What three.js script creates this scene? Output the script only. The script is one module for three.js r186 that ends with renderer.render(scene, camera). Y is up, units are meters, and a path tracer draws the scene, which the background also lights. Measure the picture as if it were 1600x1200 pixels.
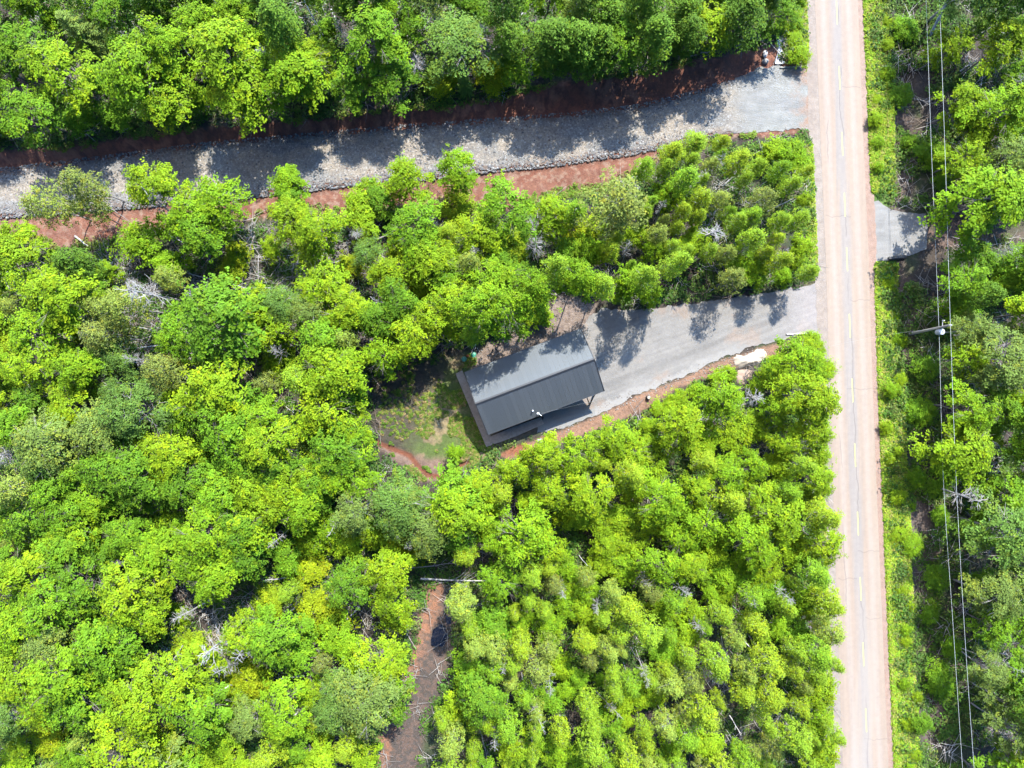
import * as THREE from 'three';
import { Sky } from 'three/addons/objects/Sky.js';
import { mergeGeometries } from 'three/addons/utils/BufferGeometryUtils.js';

// ------------------------------------------------------------------ camera, sky, sun, exposure
const scene = new THREE.Scene();
const CAM_H = 98, FOCAL = 1130, K = CAM_H / FOCAL;             // metres above ground, focal length in photo pixels (1600 x 1200)
const camera = new THREE.PerspectiveCamera(2 * Math.atan(600 / FOCAL) * 180 / Math.PI, 4 / 3, 1, 3000);
camera.position.set(0, CAM_H, 0);
camera.up.set(0, 0, -1);
camera.lookAt(0, 0, 0);
scene.add(camera);
const SUN_EL = 53 * Math.PI / 180;
const sunDir = new THREE.Vector3(0.36 * Math.cos(SUN_EL), Math.sin(SUN_EL), -0.933 * Math.cos(SUN_EL)).normalize();
const sky = new Sky();
sky.name = 'sky'; sky.scale.setScalar(2500); sky.userData.kind = 'structure';
sky.material.uniforms.sunPosition.value.copy(sunDir);
sky.material.uniforms.turbidity.value = 5;
sky.material.uniforms.rayleigh.value = 0.6;
sky.material.uniforms.mieCoefficient.value = 0.005;
scene.add(sky);
scene.environmentIntensity = 0.3;
const sun = new THREE.DirectionalLight(new THREE.Color(1, 0.95, 0.86), 5);
sun.position.copy(sunDir).multiplyScalar(160);
sun.castShadow = true;
sun.shadow.mapSize.set(4096, 4096);
Object.assign(sun.shadow.camera, { left: -95, right: 95, top: 95, bottom: -95, near: 10, far: 400 });
scene.add(sun); scene.add(sun.target);
const renderer = new THREE.WebGLRenderer({ antialias: true });
renderer.toneMapping = THREE.LinearToneMapping;
renderer.toneMappingExposure = 4.1;
renderer.shadowMap.enabled = true;
renderer.setSize(1024, 768);

// ------------------------------------------------------------------ small helpers
function rng(seed) { let a = seed >>> 0; return () => { a = (a + 0x6D2B79F5) | 0; let t = Math.imul(a ^ (a >>> 15), 1 | a); t = (t + Math.imul(t ^ (t >>> 7), 61 | t)) ^ t; return ((t ^ (t >>> 14)) >>> 0) / 4294967296; }; }
const lerp = (a, b, t) => a + (b - a) * t, clamp = (x, a = 0, b = 1) => Math.min(b, Math.max(a, x));
const smooth = (a, b, x) => { const t = clamp((x - a) / (b - a)); return t * t * (3 - 2 * t); };
function hash2(x, y) { let h = Math.imul(x, 374761393) + Math.imul(y, 668265263); h = Math.imul(h ^ (h >>> 13), 1274126177); return ((h ^ (h >>> 16)) >>> 0) / 4294967296; }
function noise(x, y) { const ix = Math.floor(x), iy = Math.floor(y); let fx = x - ix, fy = y - iy; fx = fx * fx * (3 - 2 * fx); fy = fy * fy * (3 - 2 * fy); return lerp(lerp(hash2(ix, iy), hash2(ix + 1, iy), fx), lerp(hash2(ix, iy + 1), hash2(ix + 1, iy + 1), fx), fy); }
function fbm(x, y, o = 4) { let s = 0, a = 0.5, n = 0; for (let i = 0; i < o; i++) { s += a * noise(x, y); n += a; a *= 0.5; x = x * 2.03 + 17.1; y = y * 2.03 + 9.7; } return s / n; }
const gx = (px, h = 0) => (px - 800) * K * (CAM_H - h) / CAM_H;       // photo pixel of a point at height h -> metres
const gz = (py, h = 0) => (py - 600) * K * (CAM_H - h) / CAM_H;
const toPx = (x, h = 0) => 800 + x / K * CAM_H / (CAM_H - h), toPy = (z, h = 0) => 600 + z / K * CAM_H / (CAM_H - h);
const pts = (s) => s.trim().split(/\s+/).map((p) => p.split(',').map(Number));
function inPoly(P, x, y) { let c = false; for (let i = 0, j = P.length - 1; i < P.length; j = i++) { const a = P[i], b = P[j]; if ((a[1] > y) !== (b[1] > y) && x < (b[0] - a[0]) * (y - a[1]) / (b[1] - a[1]) + a[0]) c = !c; } return c; }
function segDist(P, x, y, closed) { let best = 1e9; const n = closed ? P.length : P.length - 1; for (let i = 0; i < n; i++) { const a = P[i], b = P[(i + 1) % P.length], dx = b[0] - a[0], dy = b[1] - a[1]; const t = clamp(((x - a[0]) * dx + (y - a[1]) * dy) / (dx * dx + dy * dy)); const d = (x - a[0] - dx * t) ** 2 + (y - a[1] - dy * t) ** 2; if (d < best) best = d; } return Math.sqrt(best); }
function poly(s) { const P = pts(s); let x0 = 1e9, y0 = 1e9, x1 = -1e9, y1 = -1e9; for (const [x, y] of P) { x0 = Math.min(x0, x); x1 = Math.max(x1, x); y0 = Math.min(y0, y); y1 = Math.max(y1, y); } P.box = [x0, y0, x1, y1]; return P; }
// signed distance in photo pixels, positive inside; cut short beyond 60 pixels
function sd(P, x, y) { const b = P.box; if (x < b[0] - 60 || x > b[2] + 60 || y < b[1] - 60 || y > b[3] + 60) return -60; const d = segDist(P, x, y, true); return inPoly(P, x, y) ? d : -d; }
function along(P, x) { for (let i = 0; i < P.length - 1; i++) if (x <= P[i + 1][0] || i === P.length - 2) { const a = P[i], b = P[i + 1]; return a[1] + (b[1] - a[1]) * (x - a[0]) / (b[0] - a[0]); } return 0; }
const used = {};
function numbered(name) { const n = used[name] = (used[name] ?? -1) + 1; return n ? name + '_' + String(n).padStart(3, '0') : name; }
function tag(o, label, category, group, kind) { if (label) o.userData.label = label; if (category) o.userData.category = category; if (group) o.userData.group = group; if (kind) o.userData.kind = kind; return o; }
function thing(name, label, category, p = [0, 0, 0], turn = 0, group) { const g = new THREE.Group(); g.name = numbered(name); g.position.set(...p); g.rotation.y = turn; scene.add(g); return tag(g, label, category, group); }
function part(name, geo, mat, parent = scene) { const m = new THREE.Mesh(geo, mat); m.name = parent === scene ? numbered(name) : name; m.castShadow = m.receiveShadow = true; parent.add(m); return m; }
const ALB = 0.45;                                                       // base colours below are noted for a mid exposure
const std = (r, g, b, rough = 0.9, metal = 0) => new THREE.MeshStandardMaterial({ color: new THREE.Color().setRGB(r * ALB, g * ALB, b * ALB), roughness: rough, metalness: metal });
const enc = (v) => { v = clamp(v); return Math.round(255 * (v <= 0.0031308 ? v * 12.92 : 1.055 * Math.pow(v, 1 / 2.4) - 0.055)); };
function box(w, h, d, x = 0, y = 0, z = 0) { return new THREE.BoxGeometry(w, h, d).translate(x, y, z); }
function rod(a, b, r0, r1 = r0, seg = 6) { const A = new THREE.Vector3(...a), B = new THREE.Vector3(...b), d = B.clone().sub(A), L = d.length(); const g = new THREE.CylinderGeometry(r1, r0, L, seg); g.translate(0, L / 2, 0); g.applyQuaternion(new THREE.Quaternion().setFromUnitVectors(new THREE.Vector3(0, 1, 0), d.normalize())); g.translate(A.x, A.y, A.z); return g; }

// ------------------------------------------------------------------ outlines of the place, in photo pixels
const roadMid = (py) => 1306 + 0.0413 * py;                            // yellow centre line
const roadL = pts('-260,1262 0,1273 200,1281 400,1290 600,1296 800,1302 1200,1317 1460,1327').map(([y, x]) => [y, x]);
const roadR = pts('-260,1330 0,1340 200,1348 400,1357 600,1363 800,1371 1200,1388 1460,1398').map(([y, x]) => [y, x]);
const trackN = pts('-200,300 0,268 150,250 300,230 450,216 600,203 700,195 800,188 900,180 1000,168 1100,143 1150,122 1180,108 1215,103 1275,101');
const trackS = pts('-200,352 0,335 100,328 200,320 300,311 400,302 500,290 600,279 677,274 742,265 862,254 986,236 1060,220 1131,207 1200,204 1286,203');
const TRACK = poly([...trackN, ...trackS.slice().reverse()].map((p) => p.join(',')).join(' '));
const bankTop = pts('-200,262 0,243 134,234 219,219 344,206 469,195 622,178 711,173 794,155 880,137 1000,122 1112,97 1180,79 1215,70');
const southSoil = pts('-200,375 0,362 100,387 200,378 350,345 470,330 550,338 650,330 790,328 880,302 950,292 1000,270 1050,240 1120,216 1280,212');
const DRIVE = poly('838,676 845,660 860,600 905,520 918,497 940,482 1000,483 1060,478 1100,472 1200,456 1262,446 1291,436 1299,533 1262,522 1180,541 1120,562 1060,592 1000,613 950,640 925,652 880,668');
const PAD = poly('1352,318 1372,314 1392,328 1412,331 1446,334 1449,360 1447,388 1420,400 1388,407 1366,408 1354,400');
const PATH = poly('1440,337 1500,345 1560,345 1640,338 1720,330 1720,372 1640,380 1560,378 1500,384 1440,390');
const CLEAR = poly('578,600 610,570 650,553 720,545 742,552 765,640 770,700 745,728 700,752 655,752 620,725 592,700 588,650');
const RILL = pts('585,690 610,700 640,712 655,730 668,742 690,745 730,722');
const YARD = poly('735,560 760,540 800,520 850,478 880,462 930,476 925,500 905,525 820,560 740,600');       // brown soil behind the barn
const ORANGE = poly('780,712 800,700 845,684 870,676 930,652 1000,616 1060,594 1120,566 1200,541 1262,528 1280,536 1200,560 1130,580 1060,606 1010,640 960,662 900,684 850,700 800,722');
const SLAB = poly('712,584 722,579 767,682 802,667 845,652 850,662 805,682 760,698');
const TRAIL = poly('660,915 690,912 712,950 708,1000 700,1040 690,1075 668,1110 660,1150 650,1230 585,1230 592,1150 618,1090 640,1040 650,1000 655,960');
const DITCH = pts('1418,-60 1416,60 1414,150 1418,220 1412,300 1400,330 1400,410 1403,470 1420,560 1432,640 1440,720 1436,800 1445,860 1446,930 1450,1000 1455,1100 1462,1200');
const flatDist = (px, py) => {                                          // > 0 inside a made surface
  let d = Math.max(sd(TRACK, px, py), sd(DRIVE, px, py), sd(PAD, px, py), sd(PATH, px, py) - 14, sd(SLAB, px, py), sd(YARD, px, py) - 10);
  const l = along(roadL, py) - 14, r = along(roadR, py) + 12;
  d = Math.max(d, Math.min(px - l, r - px));
  const u = ((px - 835.3) * 0.936 - (py - 596.3) * 0.353) , v = ((px - 835.3) * 0.353 + (py - 596.3) * 0.936);
  return Math.max(d, Math.min(104 - Math.abs(u), 58 - Math.abs(v)));
};
function height(x, z) {
  const px = toPx(x), py = toPy(z);
  if (px < -140 || px > 1740 || py < -140 || py > 1340) return -0.25 + fbm(x * 0.03, z * 0.03, 2) * 0.5 * 0;
  const f = flatDist(px, py), off = smooth(0, 26, -f);
  let y = -0.06 + off * (fbm(x * 0.16 + 3, z * 0.16, 3) - 0.42) * 0.9;
  const tn = along(trackN, px), bt = along(bankTop, px);
  if (px < 1225) { if (py < tn) y += 1.5 * smooth(tn - 3, bt - 2, py) * smooth(1225, 1150, px); const ts = along(trackS, px), ss = along(southSoil, px); if (py > ts && py < ss + 30 && px < 1130) y -= 0.45 * smooth(ts, ts + 12, py) * smooth(ss + 30, ss, py); }
  const dd = Math.abs(px - along(DITCH.map(([a, b]) => [b, a]), py));
  if (px > 1360) y -= 0.75 * smooth(24, 4, dd) * off;
  if (px > 560 && px < 760 && py > 660 && py < 770) y -= 0.35 * smooth(7, 1, segDist(RILL, px, py));
  y -= 0.25 * smooth(0, 14, sd(TRAIL, px, py));
  return y;
}

// ------------------------------------------------------------------ ground
const GX0 = gx(-100), GX1 = gx(1700), GZ0 = gz(-90), GZ1 = gz(1290);
function mixc(a, b, t) { return [lerp(a[0], b[0], t), lerp(a[1], b[1], t), lerp(a[2], b[2], t)]; }
const mul = (c, s) => [c[0] * s, c[1] * s, c[2] * s];
function groundColor(px, py) {
  const x = gx(px), z = gz(py);
  const n1 = fbm(x * 0.35, z * 0.35, 4), n2 = fbm(x * 2.2 + 40, z * 2.2, 3), n3 = noise(x * 7.5, z * 7.5), w = (n1 - 0.5) * 22 + (n2 - 0.5) * 10;
  let c = mixc([0.055, 0.038, 0.024], [0.042, 0.06, 0.014], smooth(0.42, 0.6, n1));
  c = mixc(c, [0.15, 0.115, 0.075], smooth(0.62, 0.8, n2) * 0.55);
  const red = mixc([0.27, 0.09, 0.045], [0.36, 0.15, 0.085], smooth(0.35, 0.7, n1)), redDark = [0.2, 0.07, 0.04];
  if (px < 1262) {
    const bt = along(bankTop, px), tn = along(trackN, px), ts = along(trackS, px), ss = along(southSoil, px);
    const bank = smooth(-5, 3, Math.min(py - bt + w * 0.5, tn + 8 - py));
    c = mixc(c, mixc(red, redDark, smooth(0.45, 0.65, fbm(x * 1.5, z * 1.1 + 9, 4))), bank);
    const so = smooth(-5, 4, Math.min(py - ts + 8, ss - py + w * 0.9));
    if (px < 1285) c = mixc(c, mixc(mixc(mul(red, 0.85), [0.3, 0.18, 0.12], smooth(0.45, 0.75, n2)), redDark, smooth(0.62, 0.75, n1) * 0.7), so);
  }
  const cl = smooth(-6, 6, sd(CLEAR, px, py) + w * 0.5);
  if (cl > 0) {
    let g = mixc([0.1, 0.15, 0.02], [0.28, 0.21, 0.1], smooth(0.46, 0.66, fbm(x * 0.8 + 5, z * 0.8, 3)));
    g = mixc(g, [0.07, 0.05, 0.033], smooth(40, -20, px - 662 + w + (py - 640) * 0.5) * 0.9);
    g = mixc(g, [0.24, 0.15, 0.105], smooth(-8, 8, py - 706 - (px - 640) * 0.25 + w * 0.6) * smooth(715, 690, px));
    g = mixc(g, [0.05, 0.11, 0.015], smooth(715, 735, px + w * 0.4) * smooth(700, 690, py) * 0.8);
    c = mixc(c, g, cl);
  }
  if (px > 560 && px < 760 && py > 660 && py < 770) c = mixc(c, [0.2, 0.06, 0.022], smooth(6, 1.5, segDist(RILL, px, py) + w * 0.12));
  const ya = smooth(-6, 4, sd(YARD, px, py) + w * 0.4); if (ya > 0) c = mixc(c, mixc([0.2, 0.14, 0.105], [0.3, 0.23, 0.18], n2), ya);
  const orr = smooth(-4, 3, sd(ORANGE, px, py) + w * 0.25); if (orr > 0) c = mixc(c, mixc([0.31, 0.17, 0.1], [0.3, 0.1, 0.04], smooth(900, 820, px) * smooth(0.35, 0.6, n1)), orr);
  const sk = smooth(6, -6, segDist(SLAB, px, py, true) - 8); if (sk > 0 && px > 735 && py > 640 && px < 860) c = mixc(c, [0.17, 0.12, 0.09], sk * 0.7);
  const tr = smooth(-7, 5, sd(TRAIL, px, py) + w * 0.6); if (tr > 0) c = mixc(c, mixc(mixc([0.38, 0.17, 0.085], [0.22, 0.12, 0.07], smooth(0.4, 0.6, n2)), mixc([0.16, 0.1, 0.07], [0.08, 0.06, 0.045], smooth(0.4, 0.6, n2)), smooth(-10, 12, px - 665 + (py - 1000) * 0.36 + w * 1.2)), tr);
  const pa = smooth(-5, 4, sd(PATH, px, py) + w * 0.4); if (pa > 0) c = mixc(c, mixc([0.16, 0.1, 0.07], [0.1, 0.09, 0.04], smooth(0.5, 0.65, n1)), pa);
  if (px > 1340) {
    const rr = along(roadR, py), e = px - rr;
    const gr = smooth(10, 16, e + w * 0.25) * smooth(48, 38, e + w * 0.5);
    c = mixc(c, mixc([0.1, 0.2, 0.02], [0.17, 0.2, 0.04], smooth(0.55, 0.8, n2)), gr);
    const dd = Math.abs(px - along(DITCH.map(([a, b]) => [b, a]), py));
    const brown = smooth(0.42, 0.6, fbm(x * 0.12 + 60, z * 0.12 + 4, 2) + 0.25 * smooth(60, 20, Math.abs(py - 450)) + 0.2 * smooth(60, 20, Math.abs(py - 850)) + 0.2 * smooth(60, 20, Math.abs(py - 1100)));
    c = mixc(c, [0.13, 0.095, 0.075], smooth(24, 10, dd + w) * brown);
  }
  const rl = along(roadL, py);
  if (px > 1215 && px < 1345) c = mixc(c, [0.16, 0.15, 0.06], smooth(24, 12, Math.abs(px - rl + 18)) * 0.7);
  if (px > 1226 && px < 1252 && py > 62 && py < 108) c = mixc(c, red, 0.9);
  const s = 0.72 + 0.56 * n3 * 0.7 + (n2 - 0.5) * 0.5;
  return mul(c, s);
}
function texOf(w, h, fn) {
  const d = new Uint8Array(w * h * 4);
  for (let j = 0; j < h; j++) for (let i = 0; i < w; i++) { const c = fn((i + 0.5) / w, (j + 0.5) / h), o = (j * w + i) * 4; d[o] = enc(c[0] * ALB * 0.88); d[o + 1] = enc(c[1] * ALB * 0.88); d[o + 2] = enc(c[2] * ALB * 0.88); d[o + 3] = 255; }
  const t = new THREE.DataTexture(d, w, h); t.colorSpace = THREE.SRGBColorSpace; t.magFilter = THREE.LinearFilter; t.minFilter = THREE.LinearMipmapLinearFilter; t.generateMipmaps = true; t.needsUpdate = true; return t;
}
const bumpTile = (() => { const n = 256, d = new Uint8Array(n * n * 4), r = rng(5); const g = new Float32Array(n * n); for (let k = 0; k < 1500; k++) { const cx = r() * n, cy = r() * n, q = 2 + r() * 5, a = r(); for (let j = -8; j <= 8; j++) for (let i = -8; i <= 8; i++) { const D = Math.hypot(i, j) / q; if (D < 1) { const x = (Math.floor(cx) + i + n) % n, y = (Math.floor(cy) + j + n) % n; g[y * n + x] = Math.max(g[y * n + x], a * Math.sqrt(1 - D * D)); } } } for (let i = 0; i < n * n; i++) { d[i * 4] = d[i * 4 + 1] = d[i * 4 + 2] = 255 * g[i]; d[i * 4 + 3] = 255; } const t = new THREE.DataTexture(d, n, n); t.wrapS = t.wrapT = THREE.RepeatWrapping; t.magFilter = THREE.LinearFilter; t.needsUpdate = true; return t; })();
{
  const line = (a, b, step, far) => { const v = []; for (const f of far) v.push(a - f); v.reverse; const out = far.slice().reverse().map((f) => a - f); for (let q = a; q < b; q += step) out.push(q); out.push(b); for (const f of far) out.push(b + f); return out; };
  const xs = line(GX0, GX1, 0.42, [3, 10, 30, 90, 250, 800]), zs = line(GZ0, GZ1, 0.42, [3, 10, 30, 90, 250, 800]);
  const P = [], U = [], I = [];
  for (const z of zs) for (const x of xs) { P.push(x, height(x, z), z); U.push((x - GX0) / (GX1 - GX0), (z - GZ0) / (GZ1 - GZ0)); }
  const W = xs.length;
  for (let j = 0; j < zs.length - 1; j++) for (let i = 0; i < W - 1; i++) { const a = j * W + i; I.push(a, a + W, a + 1, a + 1, a + W, a + W + 1); }
  const g = new THREE.BufferGeometry();
  g.setAttribute('position', new THREE.Float32BufferAttribute(P, 3)); g.setAttribute('uv', new THREE.Float32BufferAttribute(U, 2)); g.setIndex(I); g.computeVertexNormals();
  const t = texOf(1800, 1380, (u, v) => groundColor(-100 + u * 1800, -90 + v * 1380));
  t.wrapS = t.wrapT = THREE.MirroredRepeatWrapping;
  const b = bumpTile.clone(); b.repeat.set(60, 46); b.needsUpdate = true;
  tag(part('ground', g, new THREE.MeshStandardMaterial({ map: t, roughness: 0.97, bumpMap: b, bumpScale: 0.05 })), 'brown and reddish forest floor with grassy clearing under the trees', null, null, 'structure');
}
// flat made surfaces laid over the ground, each with its own computed colour
function ragged(P, amp, seed, step = 5) { const out = [], r = rng(seed); for (let i = 0; i < P.length; i++) { const a = P[i], b = P[(i + 1) % P.length], L = Math.hypot(b[0] - a[0], b[1] - a[1]), n = Math.max(1, Math.round(L / step)), nx = -(b[1] - a[1]) / L, ny = (b[0] - a[0]) / L; for (let k = 0; k < n; k++) { const t = k / n, x = lerp(a[0], b[0], t), y = lerp(a[1], b[1], t), w = (fbm(x * 0.09 + seed, y * 0.09, 3) - 0.5) * 2 * amp + (r() - 0.5) * amp * 0.5; out.push([x + nx * w, y + ny * w]); } } return out; }
function sheet(name, P, y, density, colorFn, label, rough = 0.95, bump = 0.03) {
  const Q = P.map(([a, b]) => new THREE.Vector2(gx(a), gz(b))); if (THREE.ShapeUtils.isClockWise(Q)) Q.reverse();
  const tri = THREE.ShapeUtils.triangulateShape(Q, []);
  let x0 = 1e9, z0 = 1e9, x1 = -1e9, z1 = -1e9; for (const q of Q) { x0 = Math.min(x0, q.x); x1 = Math.max(x1, q.x); z0 = Math.min(z0, q.y); z1 = Math.max(z1, q.y); }
  const pos = [], uv = [], idx = []; for (const q of Q) { pos.push(q.x, y, q.y); uv.push((q.x - x0) / (x1 - x0), (q.y - z0) / (z1 - z0)); }
  for (const t of tri) idx.push(t[0], t[2], t[1]);
  const g = new THREE.BufferGeometry(); g.setAttribute('position', new THREE.Float32BufferAttribute(pos, 3)); g.setAttribute('uv', new THREE.Float32BufferAttribute(uv, 2)); g.setIndex(idx); g.computeVertexNormals();
  const w = Math.min(2048, Math.round((x1 - x0) * density)), h = Math.min(2048, Math.round((z1 - z0) * density));
  const t = texOf(w, h, (u, v) => { const x = lerp(x0, x1, u), z = lerp(z0, z1, v); return colorFn(toPx(x), toPy(z), x, z); });
  const b = bumpTile.clone(); b.repeat.set((x1 - x0) / 2.5, (z1 - z0) / 2.5); b.needsUpdate = true;
  return tag(part(name, g, new THREE.MeshStandardMaterial({ map: t, roughness: rough, bumpMap: b, bumpScale: bump })), label, null, null, 'structure');
}
const speck = (x, z, f) => { const a = hash2(Math.floor(x * f), Math.floor(z * f)), b = hash2(Math.floor(x * f * 0.47) + 991, Math.floor(z * f * 0.47)); return 0.55 * a + 0.45 * b; };
sheet('gravel_track', ragged(TRACK, 6, 3, 4), 0.02, 14, (px, py, x, z) => {
  const n1 = fbm(x * 0.25, z * 0.5, 3), n2 = fbm(x * 1.4, z * 1.4, 3), s = speck(x, z, 9);
  const e = Math.min(py - along(trackN, px), along(trackS, px) - py);
  let c = mixc([0.255, 0.245, 0.222], [0.35, 0.3, 0.235], smooth(0.4, 0.64, n1 + 0.12 * smooth(8, 26, e))); c = mixc(c, [0.22, 0.2, 0.175], smooth(0.5, 0.75, n2) * 0.5);
  c = mul(c, 0.62 + 0.75 * s); if (s > 0.8) c = mixc(c, [0.5, 0.5, 0.48], 0.6);
  c = mixc(c, [0.16, 0.1, 0.07], smooth(9, -2, e + (n2 - 0.5) * 18) * 0.7);
  const m = smooth(1125, 1185, px + (n1 - 0.5) * 60);
  c = mixc(c, mul(mixc([0.33, 0.33, 0.29], [0.27, 0.265, 0.25], n1), 0.85 + 0.3 * n2 + (fbm(x * 0.5 + 4, z * 2.2, 3) - 0.5) * 0.4 + 0.12 * (s - 0.5)), m);
  c = mixc(c, [0.36, 0.22, 0.14], smooth(1232, 1275, px + (n2 - 0.5) * 50) * smooth(0.3, 0.5, n1 + (n2 - 0.5) * 0.3) * 0.9);
  return c;
}, 'grey crushed stone track running between two red earth banks', 0.95, 0.06);
sheet('gravel_driveway', ragged(DRIVE, 4.2, 8, 4), 0.02, 16, (px, py, x, z) => {
  const n1 = fbm(x * 0.3, z * 0.3, 3), n2 = fbm(x * 1.6, z * 1.6, 3), lane = (py - lerp(650, 480, (px - 850) / 450)), s = speck(x, z, 13);
  let c = mixc([0.225, 0.212, 0.192], [0.285, 0.265, 0.235], n1); for (const q of [-13, 13]) c = mul(c, 1 - 0.2 * smooth(8, 1, Math.abs(lane + q + (n1 - 0.5) * 10)) * smooth(0.3, 0.6, n2 + 0.1)); c = mixc(c, [0.3, 0.21, 0.15], smooth(0.6, 0.78, n1 + (n2 - 0.5) * 0.3) * 0.5);
  c = mixc(c, [0.33, 0.295, 0.27], smooth(1190, 1290, px));
  c = mul(c, 0.86 + 0.24 * s + (noise(x * 0.35, (z + x * 0.36) * 3.2) - 0.5) * 0.2 + (n2 - 0.5) * 0.25);
  const e = sd(DRIVE, px, py); c = mixc(c, [0.34, 0.32, 0.29], smooth(16, 4, e + (n2 - 0.5) * 16) * smooth(520, 560, py) * 0.8);
  if (px < 930 && py > 640) c = mixc(c, [0.24, 0.245, 0.235], 0.6);
  return c;
}, 'grey gravel driveway from the road to the dark barn', 0.95, 0.02);
sheet('gravel_pad', ragged(PAD, 2, 5), 0.02, 16, (px, py, x, z) => {
  const n1 = fbm(x * 0.5, z * 0.5, 3), n2 = fbm(x * 1.6, z * 1.6, 3);
  let c = mul([0.25, 0.245, 0.23], 0.8 + 0.4 * n1 + (fbm(x * 0.6 + 4, z * 2.4, 3) - 0.5) * 0.4 + 0.14 * (speck(x, z, 12) - 0.5));
  return mixc(c, [0.3, 0.24, 0.19], smooth(1372, 1356, px + (n2 - 0.5) * 20) * 0.8);
}, 'grey gravel entrance pad across the road from the driveway', 0.95, 0.02);
{ // road: shoulders, pavement and centre dashes
  const L = (q) => roadL.map(([y, x]) => [x + q, y]), R = (q) => roadR.map(([y, x]) => [x + q, y]);
  const strip = (a, b) => ragged([...a, ...b.slice().reverse()], 0, 1, 12);
  const shl = ragged([...L(-17), ...R(13).reverse()], 2.2, 31, 6);
  sheet('road_shoulder', shl, 0.035, 11, (px, py, x, z) => { const n1 = fbm(x * 0.5, z * 0.12, 3), n2 = fbm(x * 2, z * 2, 3), left = px < roadMid(py); let c = left ? mixc([0.3, 0.235, 0.185], [0.34, 0.29, 0.24], n1) : mixc([0.32, 0.2, 0.145], [0.36, 0.26, 0.2], n1); return mul(c, 0.8 + 0.4 * n2 + 0.12 * (speck(x, z, 14) - 0.5)); }, 'reddish gravel shoulders along both sides of the road');
  const cracks = []; { const r = rng(77); for (const [py, a, b] of [[608, -8, 36], [136, 4, 32], [862, -2, 34], [966, 6, 36], [1155, -4, 34], [338, -30, 10], [905, -34, -4], [470, 2, 34]]) cracks.push([py, a, b, r() * 20]); }
  sheet('road', strip(L(0), R(0)), 0.05, 17, (px, py, x, z) => {
    const q = px - roadMid(py), n1 = fbm(x * 0.6, z * 0.05, 3), n2 = fbm(x * 2.5, z * 2.5, 3), n3 = fbm(x * 3.5 + 9, z * 0.16, 3);
    let c = mixc([0.325, 0.243, 0.18], [0.355, 0.28, 0.212], n1);
    c = mixc(c, [0.285, 0.262, 0.24], smooth(13, 3, Math.abs(q + 1) + (n3 - 0.5) * 12) * 0.75);
    c = mixc(c, [0.39, 0.335, 0.285], (smooth(7, 1, Math.abs(q - 19) + (n3 - 0.5) * 6) + smooth(7, 1, Math.abs(q + 20) + (n3 - 0.5) * 6)) * 0.45);
    c = mul(c, 0.93 + 0.14 * n2 + (n3 - 0.5) * 0.16 + 0.06 * (speck(x, z, 22) - 0.5));
    const wob = (fbm(z * 0.35, 3.3, 4) - 0.5) * 9 + 1.5;
    const crk = smooth(1.1, 0.2, Math.abs(q - wob)) * smooth(0.34, 0.5, noise(z * 0.22, 8)) ; c = mul(c, 1 - 0.3 * crk);
    const w2 = (fbm(z * 0.3, 30.3, 4) - 0.5) * 10 - 22; c = mul(c, 1 - 0.3 * smooth(0.9, 0.2, Math.abs(q - w2)) * smooth(0.55, 0.7, noise(z * 0.12, 18)));
    for (const [cy, a, b, s] of cracks) if (Math.abs(py - cy) < 6 && q > a && q < b) c = mul(c, 1 - 0.2 * smooth(1.1, 0.2, Math.abs(py - cy + (fbm(x * 1.3 + s, 4, 3) - 0.5) * 6)));
    if (py > 740) c = mixc(c, [0.36, 0.315, 0.265], smooth(0.5, 0.8, n1) * smooth(740, 1100, py) * 0.5);
    return c;
  }, 'pinkish beige paved road running straight along the woods', 0.9, 0.006);
  const paint = std(0.62, 0.56, 0.16, 0.8), shape = (py) => { const h = 1.6, w = 0.06, g = new THREE.PlaneGeometry(w * 2, h * 2, 1, 1); g.rotateX(-Math.PI / 2); return g; };
  const g = shape();
  const names = ['topmost', 'second', 'third', 'fourth', 'fifth', 'sixth', 'seventh', 'eighth', 'ninth', 'tenth', 'eleventh', 'lowest'];
  [20, 122, 225, 300 + 20, 405, 509, 610, 711, 818, 920, 1022, 1125].forEach((py, i) => { const m = part('road_dash', g, paint); m.position.set(gx(roadMid(py) + 0.5), 0.055, gz(py)); m.rotation.y = Math.atan(0.0413); tag(m, `worn yellow centre dash on the road, ${names[i]} of the twelve from above`, 'road marking', 'yellow centre dashes on the road', 'structure'); });
}
// puddles beside the trail
for (const [s, i] of [['676,985 686,976 697,980 700,995 694,1012 700,1024 690,1036 678,1030 672,1012', 1], ['696,962 704,966 705,976 697,978', 2]]) {
  const P = ragged(poly(s), 2, i, 3), m = sheet('puddle', P, height(gx(688), gz(1005)) + 0.05, 2, () => [0.03, 0.03, 0.035], i === 1 ? 'dark puddle of still water beside the rust brown trail' : 'small round puddle above the larger one by the trail', 0.06, 0);
}
// concrete apron of the barn
{ const c = SLAB.map(([a, b]) => new THREE.Vector2(gx(a), -gz(b))); const g = new THREE.ExtrudeGeometry(new THREE.Shape(c), { depth: 0.12, bevelEnabled: true, bevelSize: 0.02, bevelThickness: 0.02, bevelSegments: 1 }); g.rotateX(-Math.PI / 2); g.translate(0, -0.03, 0);
  const t = texOf(256, 256, (u, v) => mul([0.4, 0.34, 0.29], 0.7 + 0.6 * fbm(u * 24, v * 24, 4))); t.wrapS = t.wrapT = THREE.RepeatWrapping; t.repeat.set(0.2, 0.2);
  tag(part('concrete_apron', g, new THREE.MeshStandardMaterial({ map: t, roughness: 0.9 })), 'narrow grey concrete apron round two sides of the barn', null, null, 'structure'); }

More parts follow.
